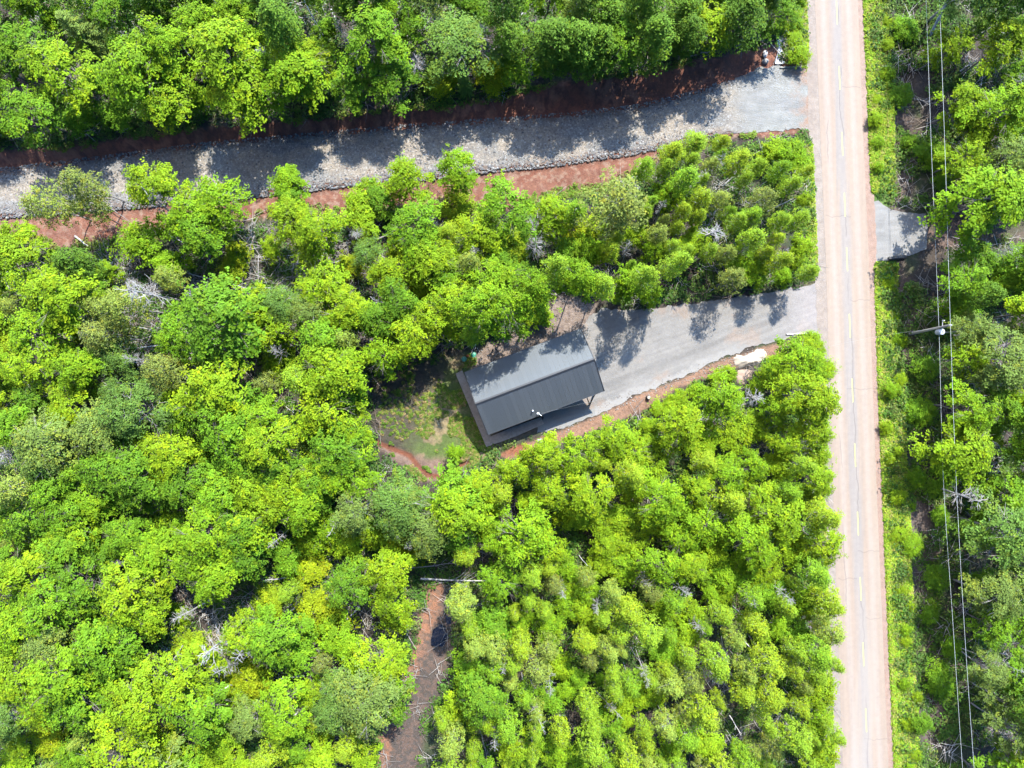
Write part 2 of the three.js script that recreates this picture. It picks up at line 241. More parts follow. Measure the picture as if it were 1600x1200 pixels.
// ------------------------------------------------------------------ barn
const BARN = { x: 2.9, z: -0.31, turn: 20.66 * Math.PI / 180, L: 16.0, W: 8.62, eave: 4.3, ridge: 6.3 };
{
  const { L, W, eave, ridge } = BARN, t = thing('barn', 'long barn with dark charcoal standing seam metal gable roof', 'barn', [BARN.x, 0, BARN.z], BARN.turn);
  const ang = Math.atan2(ridge - eave, W / 2), slope = Math.hypot(ridge - eave, W / 2);
  const roofM = [0, 1, 2].map((i) => new THREE.MeshStandardMaterial({ color: new THREE.Color().setRGB(0.046 + i * 0.0025, 0.053 + i * 0.0025, 0.057 + i * 0.0025), roughness: 0.55 + i * 0.015, metalness: 0.5 }));
  const trimM = std(0.03, 0.033, 0.037, 0.5, 0.3), wallM = std(0.16, 0.17, 0.18, 0.7), wood = std(0.2, 0.145, 0.09, 0.85), N = 26, pw = L / N;
  const rib = [box(pw - 0.012, 0.025, slope, 0, 0, 0), box(0.045, 0.035, slope, -pw / 2 + 0.03, 0.026, 0), box(0.03, 0.018, slope, -pw / 2 + pw * 0.36, 0.02, 0), box(0.03, 0.018, slope, -pw / 2 + pw * 0.68, 0.02, 0)];
  const pg = mergeGeometries(rib);
  const roof = part('roof', mergeGeometries([box(L - 0.1, 0.09, slope - 0.08).rotateX(ang).translate(0, (eave + ridge) / 2 - 0.09, W / 4), box(L - 0.1, 0.09, slope - 0.08).rotateX(-ang).translate(0, (eave + ridge) / 2 - 0.09, -W / 4)]), trimM, t);
  const r = rng(4);
  for (const s of [1, -1]) for (let i = 0; i < N; i++) { const m = part('roof_panel', pg, roofM[Math.floor(r() * 3)], roof); m.position.set(-L / 2 + (i + 0.5) * pw, (eave + ridge) / 2, s * W / 4); m.rotation.x = s * ang; }
  for (const s of [1, -1]) part('ridge_cap', box(L + 0.1, 0.03, 0.22).rotateX(s * ang).translate(0, ridge + 0.035, s * 0.1), trimM, roof);
  for (const e of [-1, 1]) for (const s of [1, -1]) part('gable_trim', box(0.1, 0.16, slope + 0.06).rotateX(s * ang).translate(e * (L / 2 + 0.05), (eave + ridge) / 2 + 0.0, s * W / 4), trimM, roof);
  for (const s of [1, -1]) part('eave_trim', box(L + 0.02, 0.13, 0.06, 0, eave - 0.06, s * (W / 2 + 0.03)), trimM, roof);
  const hw = W / 2 - 0.45, hl = L / 2 - 0.4, eh = eave + (ridge - eave) * 0.45 / (W / 2) - 0.16;
  const gable = (x, th) => { const s = new THREE.Shape([new THREE.Vector2(-hw, 0), new THREE.Vector2(hw, 0), new THREE.Vector2(hw, eh), new THREE.Vector2(0, ridge - 0.2), new THREE.Vector2(-hw, eh)]); const g = new THREE.ExtrudeGeometry(s, { depth: th, bevelEnabled: false }); g.rotateY(Math.PI / 2); g.translate(x, 0, 0); return g; };
  part('gable_wall', gable(-hl, 0.12), wallM, t); part('gable_wall', gable(0.6, 0.12), wallM, t);
  part('side_wall', box(hl - 0.02, eh, 0.12, (-hl + 0.12 + 0.6) / 2, eh / 2, -hw + 0.06), wallM, t);
  part('side_wall', box(hl - 0.02, eh, 0.12, (-hl + 0.12 + 0.6) / 2, eh / 2, hw - 0.06), wallM, t);
  for (const [x, z] of [[hl, -hw], [hl, hw], [4.2, -hw], [4.2, hw]]) part('post', box(0.16, eh - 0.02, 0.16, x, (eh - 0.02) / 2, z), wood, t);
  for (const z of [-hw, hw]) part('beam', box(hl - 0.9, 0.22, 0.14, (hl + 0.9) / 2, eh - 0.14, z * 0.975), wood, t);
  // two slanting timber props outside the south east corner
  const c = Math.cos(BARN.turn), s = Math.sin(BARN.turn), loc = (px, py, h) => { const x = gx(px, h) - BARN.x, z = gz(py, h) - BARN.z; return [x * c - z * s, h, x * s + z * c]; };
  part('prop', rod(loc(921.5, 632.5, 0.02), loc(931.5, 612, 4.0), 0.075, 0.075, 5), wood, t);
  part('prop', rod(loc(921, 632, 0.02), loc(915.5, 617, 4.1), 0.075, 0.075, 5), wood, t);
  const white = std(0.75, 0.77, 0.78, 0.5);
  const v1 = loc(840.5, 645.8, 4.8), v2 = loc(832.5, 641.5, 5.0);
  part('service_mast', mergeGeometries([rod([v1[0], 4.2, v1[2]], [v1[0], 5.15, v1[2]], 0.06, 0.06, 10), new THREE.SphereGeometry(0.15, 10, 8).scale(1.3, 0.8, 1).translate(v1[0], 5.2, v1[2]), rod([v1[0], 4.5, v1[2]], [v1[0] + 0.35, 4.42, v1[2] + 0.5], 0.05, 0.05, 6)]), white, t);
  part('vent_pipe', mergeGeometries([rod([v2[0], 4.3, v2[2]], [v2[0], 5.3, v2[2]], 0.07, 0.07, 10), new THREE.CylinderGeometry(0.1, 0.1, 0.06, 10).translate(v2[0], 5.3, v2[2])]), white, t);
}

// ------------------------------------------------------------------ leaves, trunks and the kinds of tree
class Leaves {
  constructor() { this.p = []; this.c = []; this.i = []; }
  leaf(x, y, z, nx, ny, nz, ang, len, wid, col) {
    const l = Math.hypot(nx, ny, nz) || 1; nx /= l; ny /= l; nz /= l;
    let ax = ny, ay = -nx, az = 0; if (Math.abs(nz) > 0.9) { ax = 0; ay = nz; az = -ny; }
    const al = Math.hypot(ax, ay, az) || 1; if (al < 1e-3) { ax = 1; ay = 0; az = 0; } else { ax /= al; ay /= al; az /= al; }
    const bx = ny * az - nz * ay, by = nz * ax - nx * az, bz = nx * ay - ny * ax, C = Math.cos(ang), S = Math.sin(ang);
    const dx = ax * C + bx * S, dy = ay * C + by * S, dz = az * C + bz * S, ex = -ax * S + bx * C, ey = -ay * S + by * C, ez = -az * S + bz * C;
    const h = len / 2, w = wid / 2, f = wid * 0.16, o = this.p.length / 3;
    this.p.push(x - dx * h, y - dy * h, z - dz * h, x + ex * w + nx * f, y + ey * w + ny * f, z + ez * w + nz * f, x + dx * h, y + dy * h, z + dz * h, x - ex * w + nx * f, y - ey * w + ny * f, z - ez * w + nz * f);
    for (let k = 0; k < 4; k++) this.c.push(col[0], col[1], col[2]);
    this.i.push(o, o + 1, o + 2, o, o + 2, o + 3);
  }
  build() { const g = new THREE.BufferGeometry(); g.setAttribute('position', new THREE.Float32BufferAttribute(this.p, 3)); g.setAttribute('color', new THREE.Float32BufferAttribute(this.c, 3)); g.setIndex(this.i); g.computeVertexNormals(); return g; }
}
class Wood {
  constructor() { this.g = []; }
  seg(a, b, r0, r1, n = 5) { const g = rod(a, b, r0, r1, n); this.g.push(g); }
  limb(path, r0, r1, n = 5) { for (let k = 0; k < path.length - 1; k++) this.seg(path[k], path[k + 1], lerp(r0, r1, k / (path.length - 1)), lerp(r0, r1, (k + 1) / (path.length - 1)), n); }
  build() { return mergeGeometries(this.g); }
}
function bend(a, b, r, k, n = 3) { const out = [a]; for (let i = 1; i < n; i++) { const t = i / n; out.push([lerp(a[0], b[0], t) + (r() - 0.5) * k, lerp(a[1], b[1], t) + (r() - 0.5) * k * 0.6 + Math.sin(t * Math.PI) * k * 0.3, lerp(a[2], b[2], t) + (r() - 0.5) * k]); } out.push(b); return out; }
const unitUp = (r, lo) => { const y = lerp(lo, 1, r()), a = r() * 6.2832, q = Math.sqrt(Math.max(0, 1 - y * y)); return [Math.cos(a) * q, y, Math.sin(a) * q]; };
function shade(r, warm) { const v = 0.8 + 0.45 * r(); const y = r() < warm ? 0.5 + 0.9 * r() : 0.15 * r(); return [v * (1 + y * 0.3), v * (1 + y * 0.08), v * (1 - 0.3 * y)]; }

function maple(seed, R = 3.2, H = 13, leafLen = 0.34, dens = 1) {
  const r = rng(seed), lv = new Leaves(), wd = new Wood(), lobes = [];
  const n = 15 + Math.floor(r() * 5), spin = r() * 6.28;
  const top = [(r() - 0.5) * 1.2, H * 0.74, (r() - 0.5) * 1.2];
  lobes.push([top[0] + (r() - 0.5) * 0.8, H - 1.4, top[2] + (r() - 0.5) * 0.8, 1.15 + r() * 0.4]);
  for (let k = 0; k < n; k++) { const a = spin + k * 2.4 + (r() - 0.5) * 1.1, t = (k + 0.5) / n, ring = (0.22 + 0.78 * Math.sqrt(t)) * (0.68 + 0.62 * r()); lobes.push([top[0] * (1 - t) + Math.cos(a) * R * ring, H * (0.9 - 0.34 * t + 0.2 * (r() - 0.5)), top[2] * (1 - t) + Math.sin(a) * R * ring, R * (0.15 + 0.17 * r())]); }
  wd.limb(bend([0, -0.6, 0], top, r, 0.35, 4), 0.17, 0.07, 7);
  for (const [x, y, z, q] of lobes) {
    const t = 0.5 + 0.4 * r(), st = [top[0] * t, top[1] * t, top[2] * t], out = Math.atan2(z, x);
    if (st[1] > y - 0.4) st[1] = y - 0.6;
    wd.limb(bend(st, [x, y, z], r, 0.4, 3), 0.07, 0.035, 4);
    const sprays = Math.round(26 * q * q * dens * (0.75 + 0.5 * r())) + 9, warm = r() < 0.3 ? 0.4 : 0.12, tone = 0.88 + 0.24 * r();
    for (let s = 0; s < sprays; s++) {
      const d = unitUp(r, -0.2), far = r() < 0.34 ? 1.1 + 0.8 * r() : 0.5 + 0.55 * Math.sqrt(r()), k = q * far;
      const oo = q * (0.1 + 0.7 * r()), cx = x + d[0] * k * 1.15 + Math.cos(out) * oo, cy = y + d[1] * k * 0.55 - (far > 1.1 ? 0.2 * q : 0) - oo * 0.12, cz = z + d[2] * k * 1.15 + Math.sin(out) * oo;
      const sh = shade(r, far > 1 ? warm + 0.15 : warm), sr = 0.26 + 0.2 * r(), sa = (r() < 0.6 ? out : Math.atan2(d[2], d[0])) + (r() - 0.5), lng = 1.1 + 1.1 * r();
      if (s % 4 === 0) wd.seg([x + d[0] * k * 0.15, y + d[1] * k * 0.1, z + d[2] * k * 0.15], [cx, cy - 0.05, cz], 0.022, 0.01, 3);
      for (let m = 0; m < 13; m++) {
        const u = (r() - 0.5) * 2 * sr * lng, w = (r() - 0.5) * 1.5 * sr, v = tone * (0.8 + 0.4 * r()), dx = Math.cos(sa), dz = Math.sin(sa);
        lv.leaf(cx + dx * u - dz * w, cy - u * 0.22 + (r() - 0.5) * 0.14, cz + dz * u + dx * w, d[0] * 0.4 + dx * 0.2 + (r() - 0.5) * 0.8, 0.8, d[2] * 0.4 + dz * 0.2 + (r() - 0.5) * 0.8, sa + (r() - 0.5) * 1.8, leafLen * (0.7 + 0.5 * r()), leafLen * 0.62, [sh[0] * v, sh[1] * v, sh[2] * v]);
      }
    }
  }
  if (R > 2) for (let k = 0; k < 9; k++) { const a = r() * 6.28, y = H * (0.55 + 0.3 * r()), l = R * (0.85 + 0.45 * r()), m = [Math.cos(a) * l * 0.6, y + 0.3, Math.sin(a) * l * 0.6], e = [Math.cos(a + 0.2) * l, y + 0.6 * r(), Math.sin(a + 0.2) * l]; wd.limb([[top[0] * 0.8, y - 0.8, top[2] * 0.8], m, e], 0.05, 0.014, 3); for (let q = 0; q < 3; q++) { const b = a + (r() - 0.5) * 1.8; wd.seg(m, [m[0] + Math.cos(b) * l * 0.4, m[1] + 0.4 * r(), m[2] + Math.sin(b) * l * 0.4], 0.02, 0.008, 3); } }
  return { crown: lv.build(), trunk: wd.build(), hc: H * 0.72, R: R * 1.08, H };
}
function birch(seed, R = 1.75, H = 12.2, leafLen = 0.2, fill = 1, y0 = 0.38) {
  const r = rng(seed), lv = new Leaves(), wd = new Wood(), lean = [(r() - 0.5) * 0.7, H - 0.5, (r() - 0.5) * 0.7];
  wd.limb(bend([0, -0.5, 0], lean, r, 0.3, 5), 0.1, 0.02, 6);
  const mid = H * (0.5 + y0 / 2), ry = H * (1 - y0) / 2;
  const cl = Math.round(330 * fill * R * R / 3);
  for (let k = 0; k < cl; k++) {
    const y = lerp(-1, 1, Math.pow(r(), 0.8)), ring = Math.sqrt(Math.max(0, 1 - y * y * 0.96)) * (0.78 + 0.22 * (1 - y)), a = r() * 6.2832, u = Math.pow(r(), 0.45) * R * ring * (0.55 + 0.85 * noise(Math.cos(a) * 1.6 + seed * 3.1, Math.sin(a) * 1.6 + y * 1.9 + 9));
    const cx = Math.cos(a) * u + lean[0] * 0.8, cy = mid + y * ry, cz = Math.sin(a) * u + lean[2] * 0.8;
    const sh = shade(r, 0.2), sr = (r() < 0.25 ? 0.3 : 0.15) + 0.16 * r();
    if (k % 7 === 0) wd.seg([lean[0] * 0.7, cy - 0.7, lean[2] * 0.7], [cx, cy, cz], 0.022, 0.008, 3);
    for (let m = 0; m < 11; m++) { const v = 0.8 + 0.4 * r(); lv.leaf(cx + (r() - 0.5) * 2 * sr, cy + (r() - 0.5) * 2.4 * sr, cz + (r() - 0.5) * 2 * sr, (r() - 0.5) * 1.4 + Math.cos(a) * 0.5, 0.55 + r() * 0.5, (r() - 0.5) * 1.4 + Math.sin(a) * 0.5, r() * 6.28, leafLen * (0.7 + 0.6 * r()), leafLen * 0.62, [sh[0] * v, sh[1] * v, sh[2] * v]); }
  }
  return { crown: lv.build(), trunk: wd.build(), hc: H * 0.7, R, H };
}
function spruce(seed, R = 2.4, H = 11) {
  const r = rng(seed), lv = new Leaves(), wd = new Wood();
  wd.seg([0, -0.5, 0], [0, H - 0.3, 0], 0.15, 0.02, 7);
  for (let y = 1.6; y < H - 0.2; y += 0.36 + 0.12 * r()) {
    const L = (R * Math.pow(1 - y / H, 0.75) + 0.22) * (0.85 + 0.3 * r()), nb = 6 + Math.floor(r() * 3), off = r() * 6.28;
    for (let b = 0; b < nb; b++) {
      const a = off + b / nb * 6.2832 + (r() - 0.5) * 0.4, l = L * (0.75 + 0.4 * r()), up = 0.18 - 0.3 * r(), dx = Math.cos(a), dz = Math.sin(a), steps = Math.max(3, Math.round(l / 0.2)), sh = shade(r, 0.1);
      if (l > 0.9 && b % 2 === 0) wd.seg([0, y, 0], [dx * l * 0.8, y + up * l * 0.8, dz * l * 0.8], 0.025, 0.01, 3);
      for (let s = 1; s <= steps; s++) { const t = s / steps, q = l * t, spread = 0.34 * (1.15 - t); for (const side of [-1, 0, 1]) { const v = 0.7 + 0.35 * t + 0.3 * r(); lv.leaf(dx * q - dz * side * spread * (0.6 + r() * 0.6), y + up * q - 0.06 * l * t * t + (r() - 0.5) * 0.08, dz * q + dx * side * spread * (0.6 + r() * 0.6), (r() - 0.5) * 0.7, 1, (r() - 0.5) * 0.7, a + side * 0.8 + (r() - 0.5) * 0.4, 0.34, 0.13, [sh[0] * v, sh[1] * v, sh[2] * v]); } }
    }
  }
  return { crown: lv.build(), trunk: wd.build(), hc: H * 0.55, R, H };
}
function bareTree(seed, R = 1.8, H = 12.4, twigs = 58) {
  const r = rng(seed), wd = new Wood(), top = [(r() - 0.5) * 0.8, H, (r() - 0.5) * 0.8];
  wd.limb(bend([0, -0.5, 0], top, r, 0.06, 5), 0.13, 0.03, 6);
  const tw = new Wood();
  for (let k = 0; k < twigs; k++) {
    const t = 0.42 + 0.55 * r(), a = r() * 6.28, l = R * (1.25 - t * 0.8) * (0.6 + 0.6 * r()), s = [top[0] * t, H * t, top[2] * t], e = [s[0] + Math.cos(a) * l, s[1] + l * (0.1 + 0.5 * r()), s[2] + Math.sin(a) * l];
    tw.limb(bend(s, e, r, 0.25, 2), 0.035, 0.015, 3);
    for (let m = 0; m < 3; m++) { const q = 0.4 + 0.6 * r(), b = a + (r() - 0.5) * 1.8, ll = l * 0.45; const p = [lerp(s[0], e[0], q), lerp(s[1], e[1], q), lerp(s[2], e[2], q)]; tw.seg(p, [p[0] + Math.cos(b) * ll, p[1] + ll * 0.3 * r(), p[2] + Math.sin(b) * ll], 0.02, 0.008, 3); }
  }
  return { crown: tw.build(), trunk: wd.build(), hc: H * 0.78, R, H };
}
function leafMat(r, g, b) { return new THREE.MeshPhysicalMaterial({ color: new THREE.Color().setRGB(r * 0.8, g * 0.73, b * 0.4), vertexColors: true, side: THREE.DoubleSide, roughness: 0.75, specularIntensity: 0.15, transmission: 0.38, thickness: 0 }); }
const MAT = {
  bark: std(0.2, 0.17, 0.14), greyBark: std(0.36, 0.33, 0.3), whiteBark: std(0.52, 0.5, 0.46), dead: std(0.42, 0.4, 0.37), deadDark: std(0.24, 0.22, 0.2), spruceBark: std(0.13, 0.1, 0.08),
  maple: [leafMat(0.13, 0.27, 0.012), leafMat(0.15, 0.28, 0.012), leafMat(0.105, 0.24, 0.016), leafMat(0.155, 0.278, 0.011), leafMat(0.085, 0.2, 0.016)],
  birch: [leafMat(0.17, 0.305, 0.03), leafMat(0.19, 0.305, 0.024), leafMat(0.185, 0.285, 0.07), leafMat(0.14, 0.285, 0.024)],
  pale: [leafMat(0.175, 0.255, 0.07), leafMat(0.15, 0.21, 0.07)],
  spruce: [leafMat(0.09, 0.185, 0.05), leafMat(0.12, 0.2, 0.065)],
  dark: [leafMat(0.085, 0.185, 0.025), leafMat(0.07, 0.155, 0.022)],
  yellow: [leafMat(0.19, 0.28, 0.01), leafMat(0.165, 0.27, 0.012)],
};
const SHAPES = {
  maple: [11, 12, 13, 14, 15, 16, 17, 18, 19, 20].map((s, i) => maple(s, 3.2, 12.2 + (i % 3) * 0.8, 0.34, [1, 0.7, 1.15][i % 3])),
  birch: [21, 22, 23, 24, 25, 26].map((s) => birch(s)),
  spruce: [31, 32, 33].map((s) => spruce(s)),
  fir: [45, 46, 47].map((s) => birch(s, 2.1, 13, 0.24, 0.8, 0.25)),
  larch: [41, 42, 43, 44].map((s) => maple(s, 2.5, 12.5, 0.26, 1.5)),
  aspen: [51, 52, 53].map((s) => birch(s, 2.5, 12, 0.22, 0.42, 0.4)),
  shrub: [61, 62, 63, 64, 65].map((s) => maple(s, 1.5, 3.4, 0.24, 1.7)),
  sapling: [71, 72, 73].map((s) => maple(s, 1.9, 6.5, 0.3, 1.15)),
  dead: [81, 82, 83, 84, 85, 86, 87].map((s, i) => bareTree(s, 1.3 + 0.25 * (i % 4), 10.5 + (i % 3) * 1.4, 26 + 13 * (i % 4))),
};
const ITEMS = [];                                                       // every tree, log and bush, for the labels
const G2 = (s) => s;
const KIND = {
  M: ['maple_tree', 'maple', 'maple', 'tree', 'bark'], B: ['birch_tree', 'birch', 'birch', 'tree', 'whiteBark'], S: ['spruce_tree', 'spruce', 'spruce', 'tree', 'spruceBark'],
  L: ['larch_tree', 'larch', 'spruce', 'tree', 'greyBark'], P: ['aspen_tree', 'aspen', 'pale', 'tree', 'greyBark'], Y: ['yellow_shrub', 'shrub', 'yellow', 'shrub', 'bark'],
  m: ['young_maple', 'sapling', 'maple', 'tree', 'bark'], D: ['dead_tree', 'dead', 'none', 'tree', 'dead'], F: ['fir_tree', 'fir', 'dark', 'tree', 'spruceBark'], U: ['green_shrub', 'shrub', 'maple', 'shrub', 'bark'],
};
const LOOK = {
  M: ['bright green broad maple', 'light green broad maple', 'mid green broad maple', 'yellow green broad maple', 'deep green broad maple'],
  B: ['soft light green birch', 'soft yellow green birch', 'soft grey green birch', 'soft mid green birch'], S: ['dark blue green spruce', 'grey blue green spruce'], L: ['feathery blue green larch', 'feathery grey green larch'],
  P: ['thin pale green aspen', 'thin grey green aspen'], Y: ['lime yellow shrub', 'yellow green shrub'], m: ['small bright green maple', 'small light green maple', 'small mid green maple', 'small yellow green maple', 'small deep green maple'],
  D: ['bare grey dead tree'], F: ['dark green fir', 'very dark green fir'], U: ['low bright green bush', 'low light green bush', 'low mid green bush', 'low yellow green bush', 'low deep green bush'],
};
const GROUPS = { M: 'broad maples of the woods', B: 'birches of the woods', S: 'spruces of the woods', L: 'larches of the woods', P: 'aspens of the woods', Y: 'yellow shrubs in the woods', m: 'young maples of the woods', D: 'bare dead trees of the woods', F: 'dark firs of the woods', U: 'low bushes of the woods' };
const rt = rng(2024);
function plant(k, px, py, d, tint, tall = 1) {
  if (px < 1235 && py < along(bankTop, px) + 24 && k !== 'U') py = Math.min(py, along(bankTop, px) - d * 0.4 - 20);
  const [name, shapes, mats, cat, bark] = KIND[k], vs = SHAPES[shapes], v = vs[Math.floor(rt() * vs.length)];
  const n = mats === 'none' ? 1 : MAT[mats].length;
  if (tint === undefined || tint < 0) tint = Math.floor(rt() * n); tint = Math.min(tint, n - 1);
  let want = d * K * (k === 'B' ? 0.82 : k === 'P' || k === 'F' ? 0.92 : 0.86) / 2 / v.R; want = clamp(want, 0.3, 1.75);
  let sy = clamp(Math.pow(want, 0.6) * (0.9 + 0.2 * rt()), 0.7, 1.22);
  if (px < 1235 && py < 240 && py > along(bankTop, px) - 90) sy *= 0.79;
  if (k === 'U' || k === 'Y') sy = want * (0.6 + 0.6 * rt());
  sy *= tall;
  const hc = v.hc * sy, x = gx(px, hc), z = gz(py, hc), turn = rt() * 6.28;
  const t = new THREE.Group(); t.name = numbered(name); t.position.set(x, height(x, z), z); t.rotation.y = turn; t.scale.set(want, sy, want);
  t.rotation.x = (rt() - 0.5) * 0.06; t.rotation.z = (rt() - 0.5) * (k === 'D' ? 0.5 : 0.06);
  part('trunk', v.trunk, k === 'B' && rt() < 0.5 ? MAT.greyBark : MAT[bark], t);
  part(k === 'D' ? 'bare_branches' : 'crown', v.crown, k === 'D' ? MAT.dead : MAT[mats][tint], t);
  scene.add(t);
  ITEMS.push({ o: t, k, look: LOOK[k][tint], px, py, d, cat, group: GROUPS[k] });
}
// crowns read off the photograph: kind, then x,y,diameter in photo pixels
const HAND = {
  M: `240,293,75 300,340,80 345,315,76 310,366,70 28,408,92 15,372,60 85,462,92 135,450,54 60,528,80 345,505,122 275,522,72 382,480,80
    455,345,68 505,358,70 490,387,58 650,355,76 665,390,70 750,370,76 790,330,82 612,430,66 675,415,76 700,430,58 505,445,76 540,475,76 550,490,50 620,475,70 590,500,60 675,500,66 640,527,70 712,475,72 765,440,80 792,430,60 420,505,72 500,540,76 635,280,66 712,263,62
    55,570,80 125,572,66 108,632,80 55,630,56 25,668,72 325,607,102 355,660,96 290,660,50 378,640,60 255,708,86 175,730,90 225,750,86 285,750,80 215,775,60 82,775,72 140,780,76 40,805,80 100,805,70 350,775,86 325,820,90 380,825,80 100,838,80 195,838,60 385,712,84
    520,572,86 598,556,56 516,644,90 542,610,54 552,668,52 518,702,84 548,738,80 505,745,70 425,695,90 400,660,80 432,725,84 445,757,80 395,762,84 500,762,70 704,784,92 738,768,60 725,800,84 720,832,70 470,790,70 375,825,70 425,800,76
    100,865,76 50,905,84 125,912,76 82,950,84 200,925,90 238,872,76 300,870,84 338,895,80 375,870,80 225,962,70 25,980,84 15,1005,60 28,1045,90 162,1012,90 200,995,70 100,1062,100 120,1095,94 140,1045,80 288,1057,90 225,1090,90 312,1112,94 378,995,60 70,1100,60
    605,890,70 548,918,70 610,932,64 425,1000,80 590,1044,84 604,1088,72 437,1115,80 785,910,62 750,1090,70 755,1118,50
    260,125,86 219,119,100 250,81,80 360,103,102 312,50,70 375,40,60 390,150,96 453,119,90 488,105,70 265,165,80 100,120,90 40,80,80 60,180,90 580,72,90 485,120,86 615,137,74 620,20,60 725,20,60 965,70,80 1100,68,74 1210,22,60
    1555,169,80 1540,307,104 1487,68,54 1562,75,70 1525,205,60`,
  P: '132,285,64 75,318,66 137,330,54 200,478,70 165,478,58 170,525,66 738,412,48 30,765,70 262,440,46 250,585,66',
  m: '225,375,55 263,412,45 575,293,32 560,330,46 595,318,42 570,357,42 150,980,46 525,1000,58 460,1020,58 625,965,42 768,980,56 734,1048,50 716,1102,48 450,284,46 447,310,38 712,710,24 752,420,40',
  Y: '368,397,36 362,423,32 712,325,46 550,412,34 305,1020,50 390,1060,56 478,890,54 495,958,58 422,945,42 690,148,44 765,137,48 870,78,24',
  L: '172,565,52 190,602,48 215,645,76 155,672,76 70,690,86 75,715,70 626,786,76 675,825,70 560,800,60 642,782,46 67,1012,66 25,1112,60 575,1100,86 528,1075,60 520,1120,60 385,1135,52 725,80,92 1577,244,60 440,475,56 487,485,52 572,392,44',
  F: '862,80,84 897,103,80 1022,64,70 1157,34,70 940,40,70 120,412,56 1010,20,70 800,75,60 1060,30,60 935,105,60 1075,100,54',
  D: '240,332,46 212,452,62 12,730,52 337,1005,62 835,385,40 1115,355,46 1010,295,30 1512,772,50 640,110,44 1180,625,36 375,1000,40',
  B: '545,535,38 467,598,52 725,865,40 722,947,52 742,1012,44 772,1010,42',
};
for (const k of Object.keys(HAND)) for (const [x, y, d] of pts(HAND[k])) plant(k, x, y, d, -1, k === 'D' && x > 1400 ? 0.62 : 1);
for (const [k, x, y, d, q] of [['M', 790, 492, 66, 1.85], ['M', 752, 488, 66, 1.85], ['B', 868, 428, 46, 1.7], ['M', 840, 446, 50, 1.8], ['M', 905, 436, 56, 1.7], ['B', 940, 446, 44], ['B', 1010, 432, 46], ['m', 985, 446, 46], ['B', 1055, 420, 44]]) plant(k, x, y, d, 0, q || 1.35);
// the rest of the woods: kinds by area, kept clear of crowns already there
const WOODS = [
  { P: poly('-90,-70 1245,-70 1240,60 1190,75 1110,88 1000,112 880,128 794,146 711,163 622,168 469,185 344,196 219,208 134,224 -90,244'), mix: 'MMMMmFFLBS', tint: [0, 2, 4, 2], d: [46, 92] },
  { P: poly('-90,395 100,400 210,385 400,345 800,335 900,308 960,300 968,330 900,400 880,470 760,520 700,560 620,570 590,620 560,700 600,760 700,770 690,840 640,900 640,960 600,1000 560,1060 590,1260 -90,1260'), mix: 'MMMMMmmmLPUYB', tint: [0, 1, 1, 3, 2], d: [40, 104] },
  { P: poly('700,775 760,735 840,715 900,700 1010,660 1080,610 1140,590 1190,600 1235,560 1272,550 1276,700 1288,780 1286,870 950,900 850,880 760,860'), mix: 'MMMMMmMB', tint: [0, 1, 3, 1], d: [46, 84] },
  { P: poly('770,870 960,890 1286,870 1300,1000 1304,1100 1296,1260 700,1260 690,1120 730,1040 720,960 770,960'), mix: 'BBBBBmmMP', tint: [0, 1, 0, 2, 3], d: [31, 58] },
  { P: poly('985,262 1040,232 1090,216 1255,222 1262,300 1266,440 1210,450 1130,440 1090,425 1020,462 980,470'), mix: 'BBBBBBmmP', tint: [0, 1, 1, 3, 0], d: [30, 50] },
  { P: poly('880,470 890,420 920,330 965,300 985,265 1000,300 1000,400 1030,450 1000,475 960,470'), mix: 'MmmBB', tint: [0, 1, 1], d: [40, 70] },
  { P: poly('1515,-60 1690,-60 1690,325 1640,330 1520,330 1505,280 1500,120 1505,20'), mix: 'MMMmLMPF', tint: [0, 2, 2, 1], d: [46, 92] },
  { P: poly('1505,400 1690,390 1690,1260 1560,1260 1548,1100 1530,900 1508,720 1498,560'), mix: 'MMMMMmMLF', tint: [0, 1, 2, 2, 4], d: [46, 92] },
];
const GAPS = [[440, 640, 34], [690, 885, 46], [745, 885, 36], [665, 940, 40], [690, 1000, 34], [660, 1060, 40], [625, 1150, 48], [225, 812, 24], [500, 395, 22], [350, 950, 34], [270, 1000, 18], [404, 425, 36], [280, 430, 30], [638, 100, 26], [800, 40, 22], [690, 40, 20], [1060, 720, 24], [1190, 690, 20], [905, 840, 20], [1150, 1130, 36], [1235, 1190, 24], [1170, 565, 46], [1050, 610, 20], [1090, 445, 40], [510, 905, 30], [540, 985, 24], [465, 950, 20], [120, 380, 20], [1150, 300, 18], [1560, 20, 20], [1500, 20, 24], [160, 385, 24], [330, 430, 24], [455, 400, 24], [545, 395, 18], [575, 440, 16], [690, 395, 12], [285, 600, 14], [400, 560, 20], [180, 965, 14], [250, 1010, 14], [330, 1040, 12], [985, 920, 12], [1080, 930, 14], [880, 1010, 12], [1010, 1110, 14], [830, 980, 10], [1120, 990, 12], [1560, 490, 18], [1590, 660, 16], [1550, 880, 16], [1560, 700, 14], [1545, 150, 14], [1440, 516, 40], [1470, 512, 30], [230, 430, 28], [320, 440, 26], [150, 480, 14], [450, 640, 20], [480, 410, 24], [540, 420, 18], [310, 560, 12], [40, 600, 14], [690, 385, 10]];
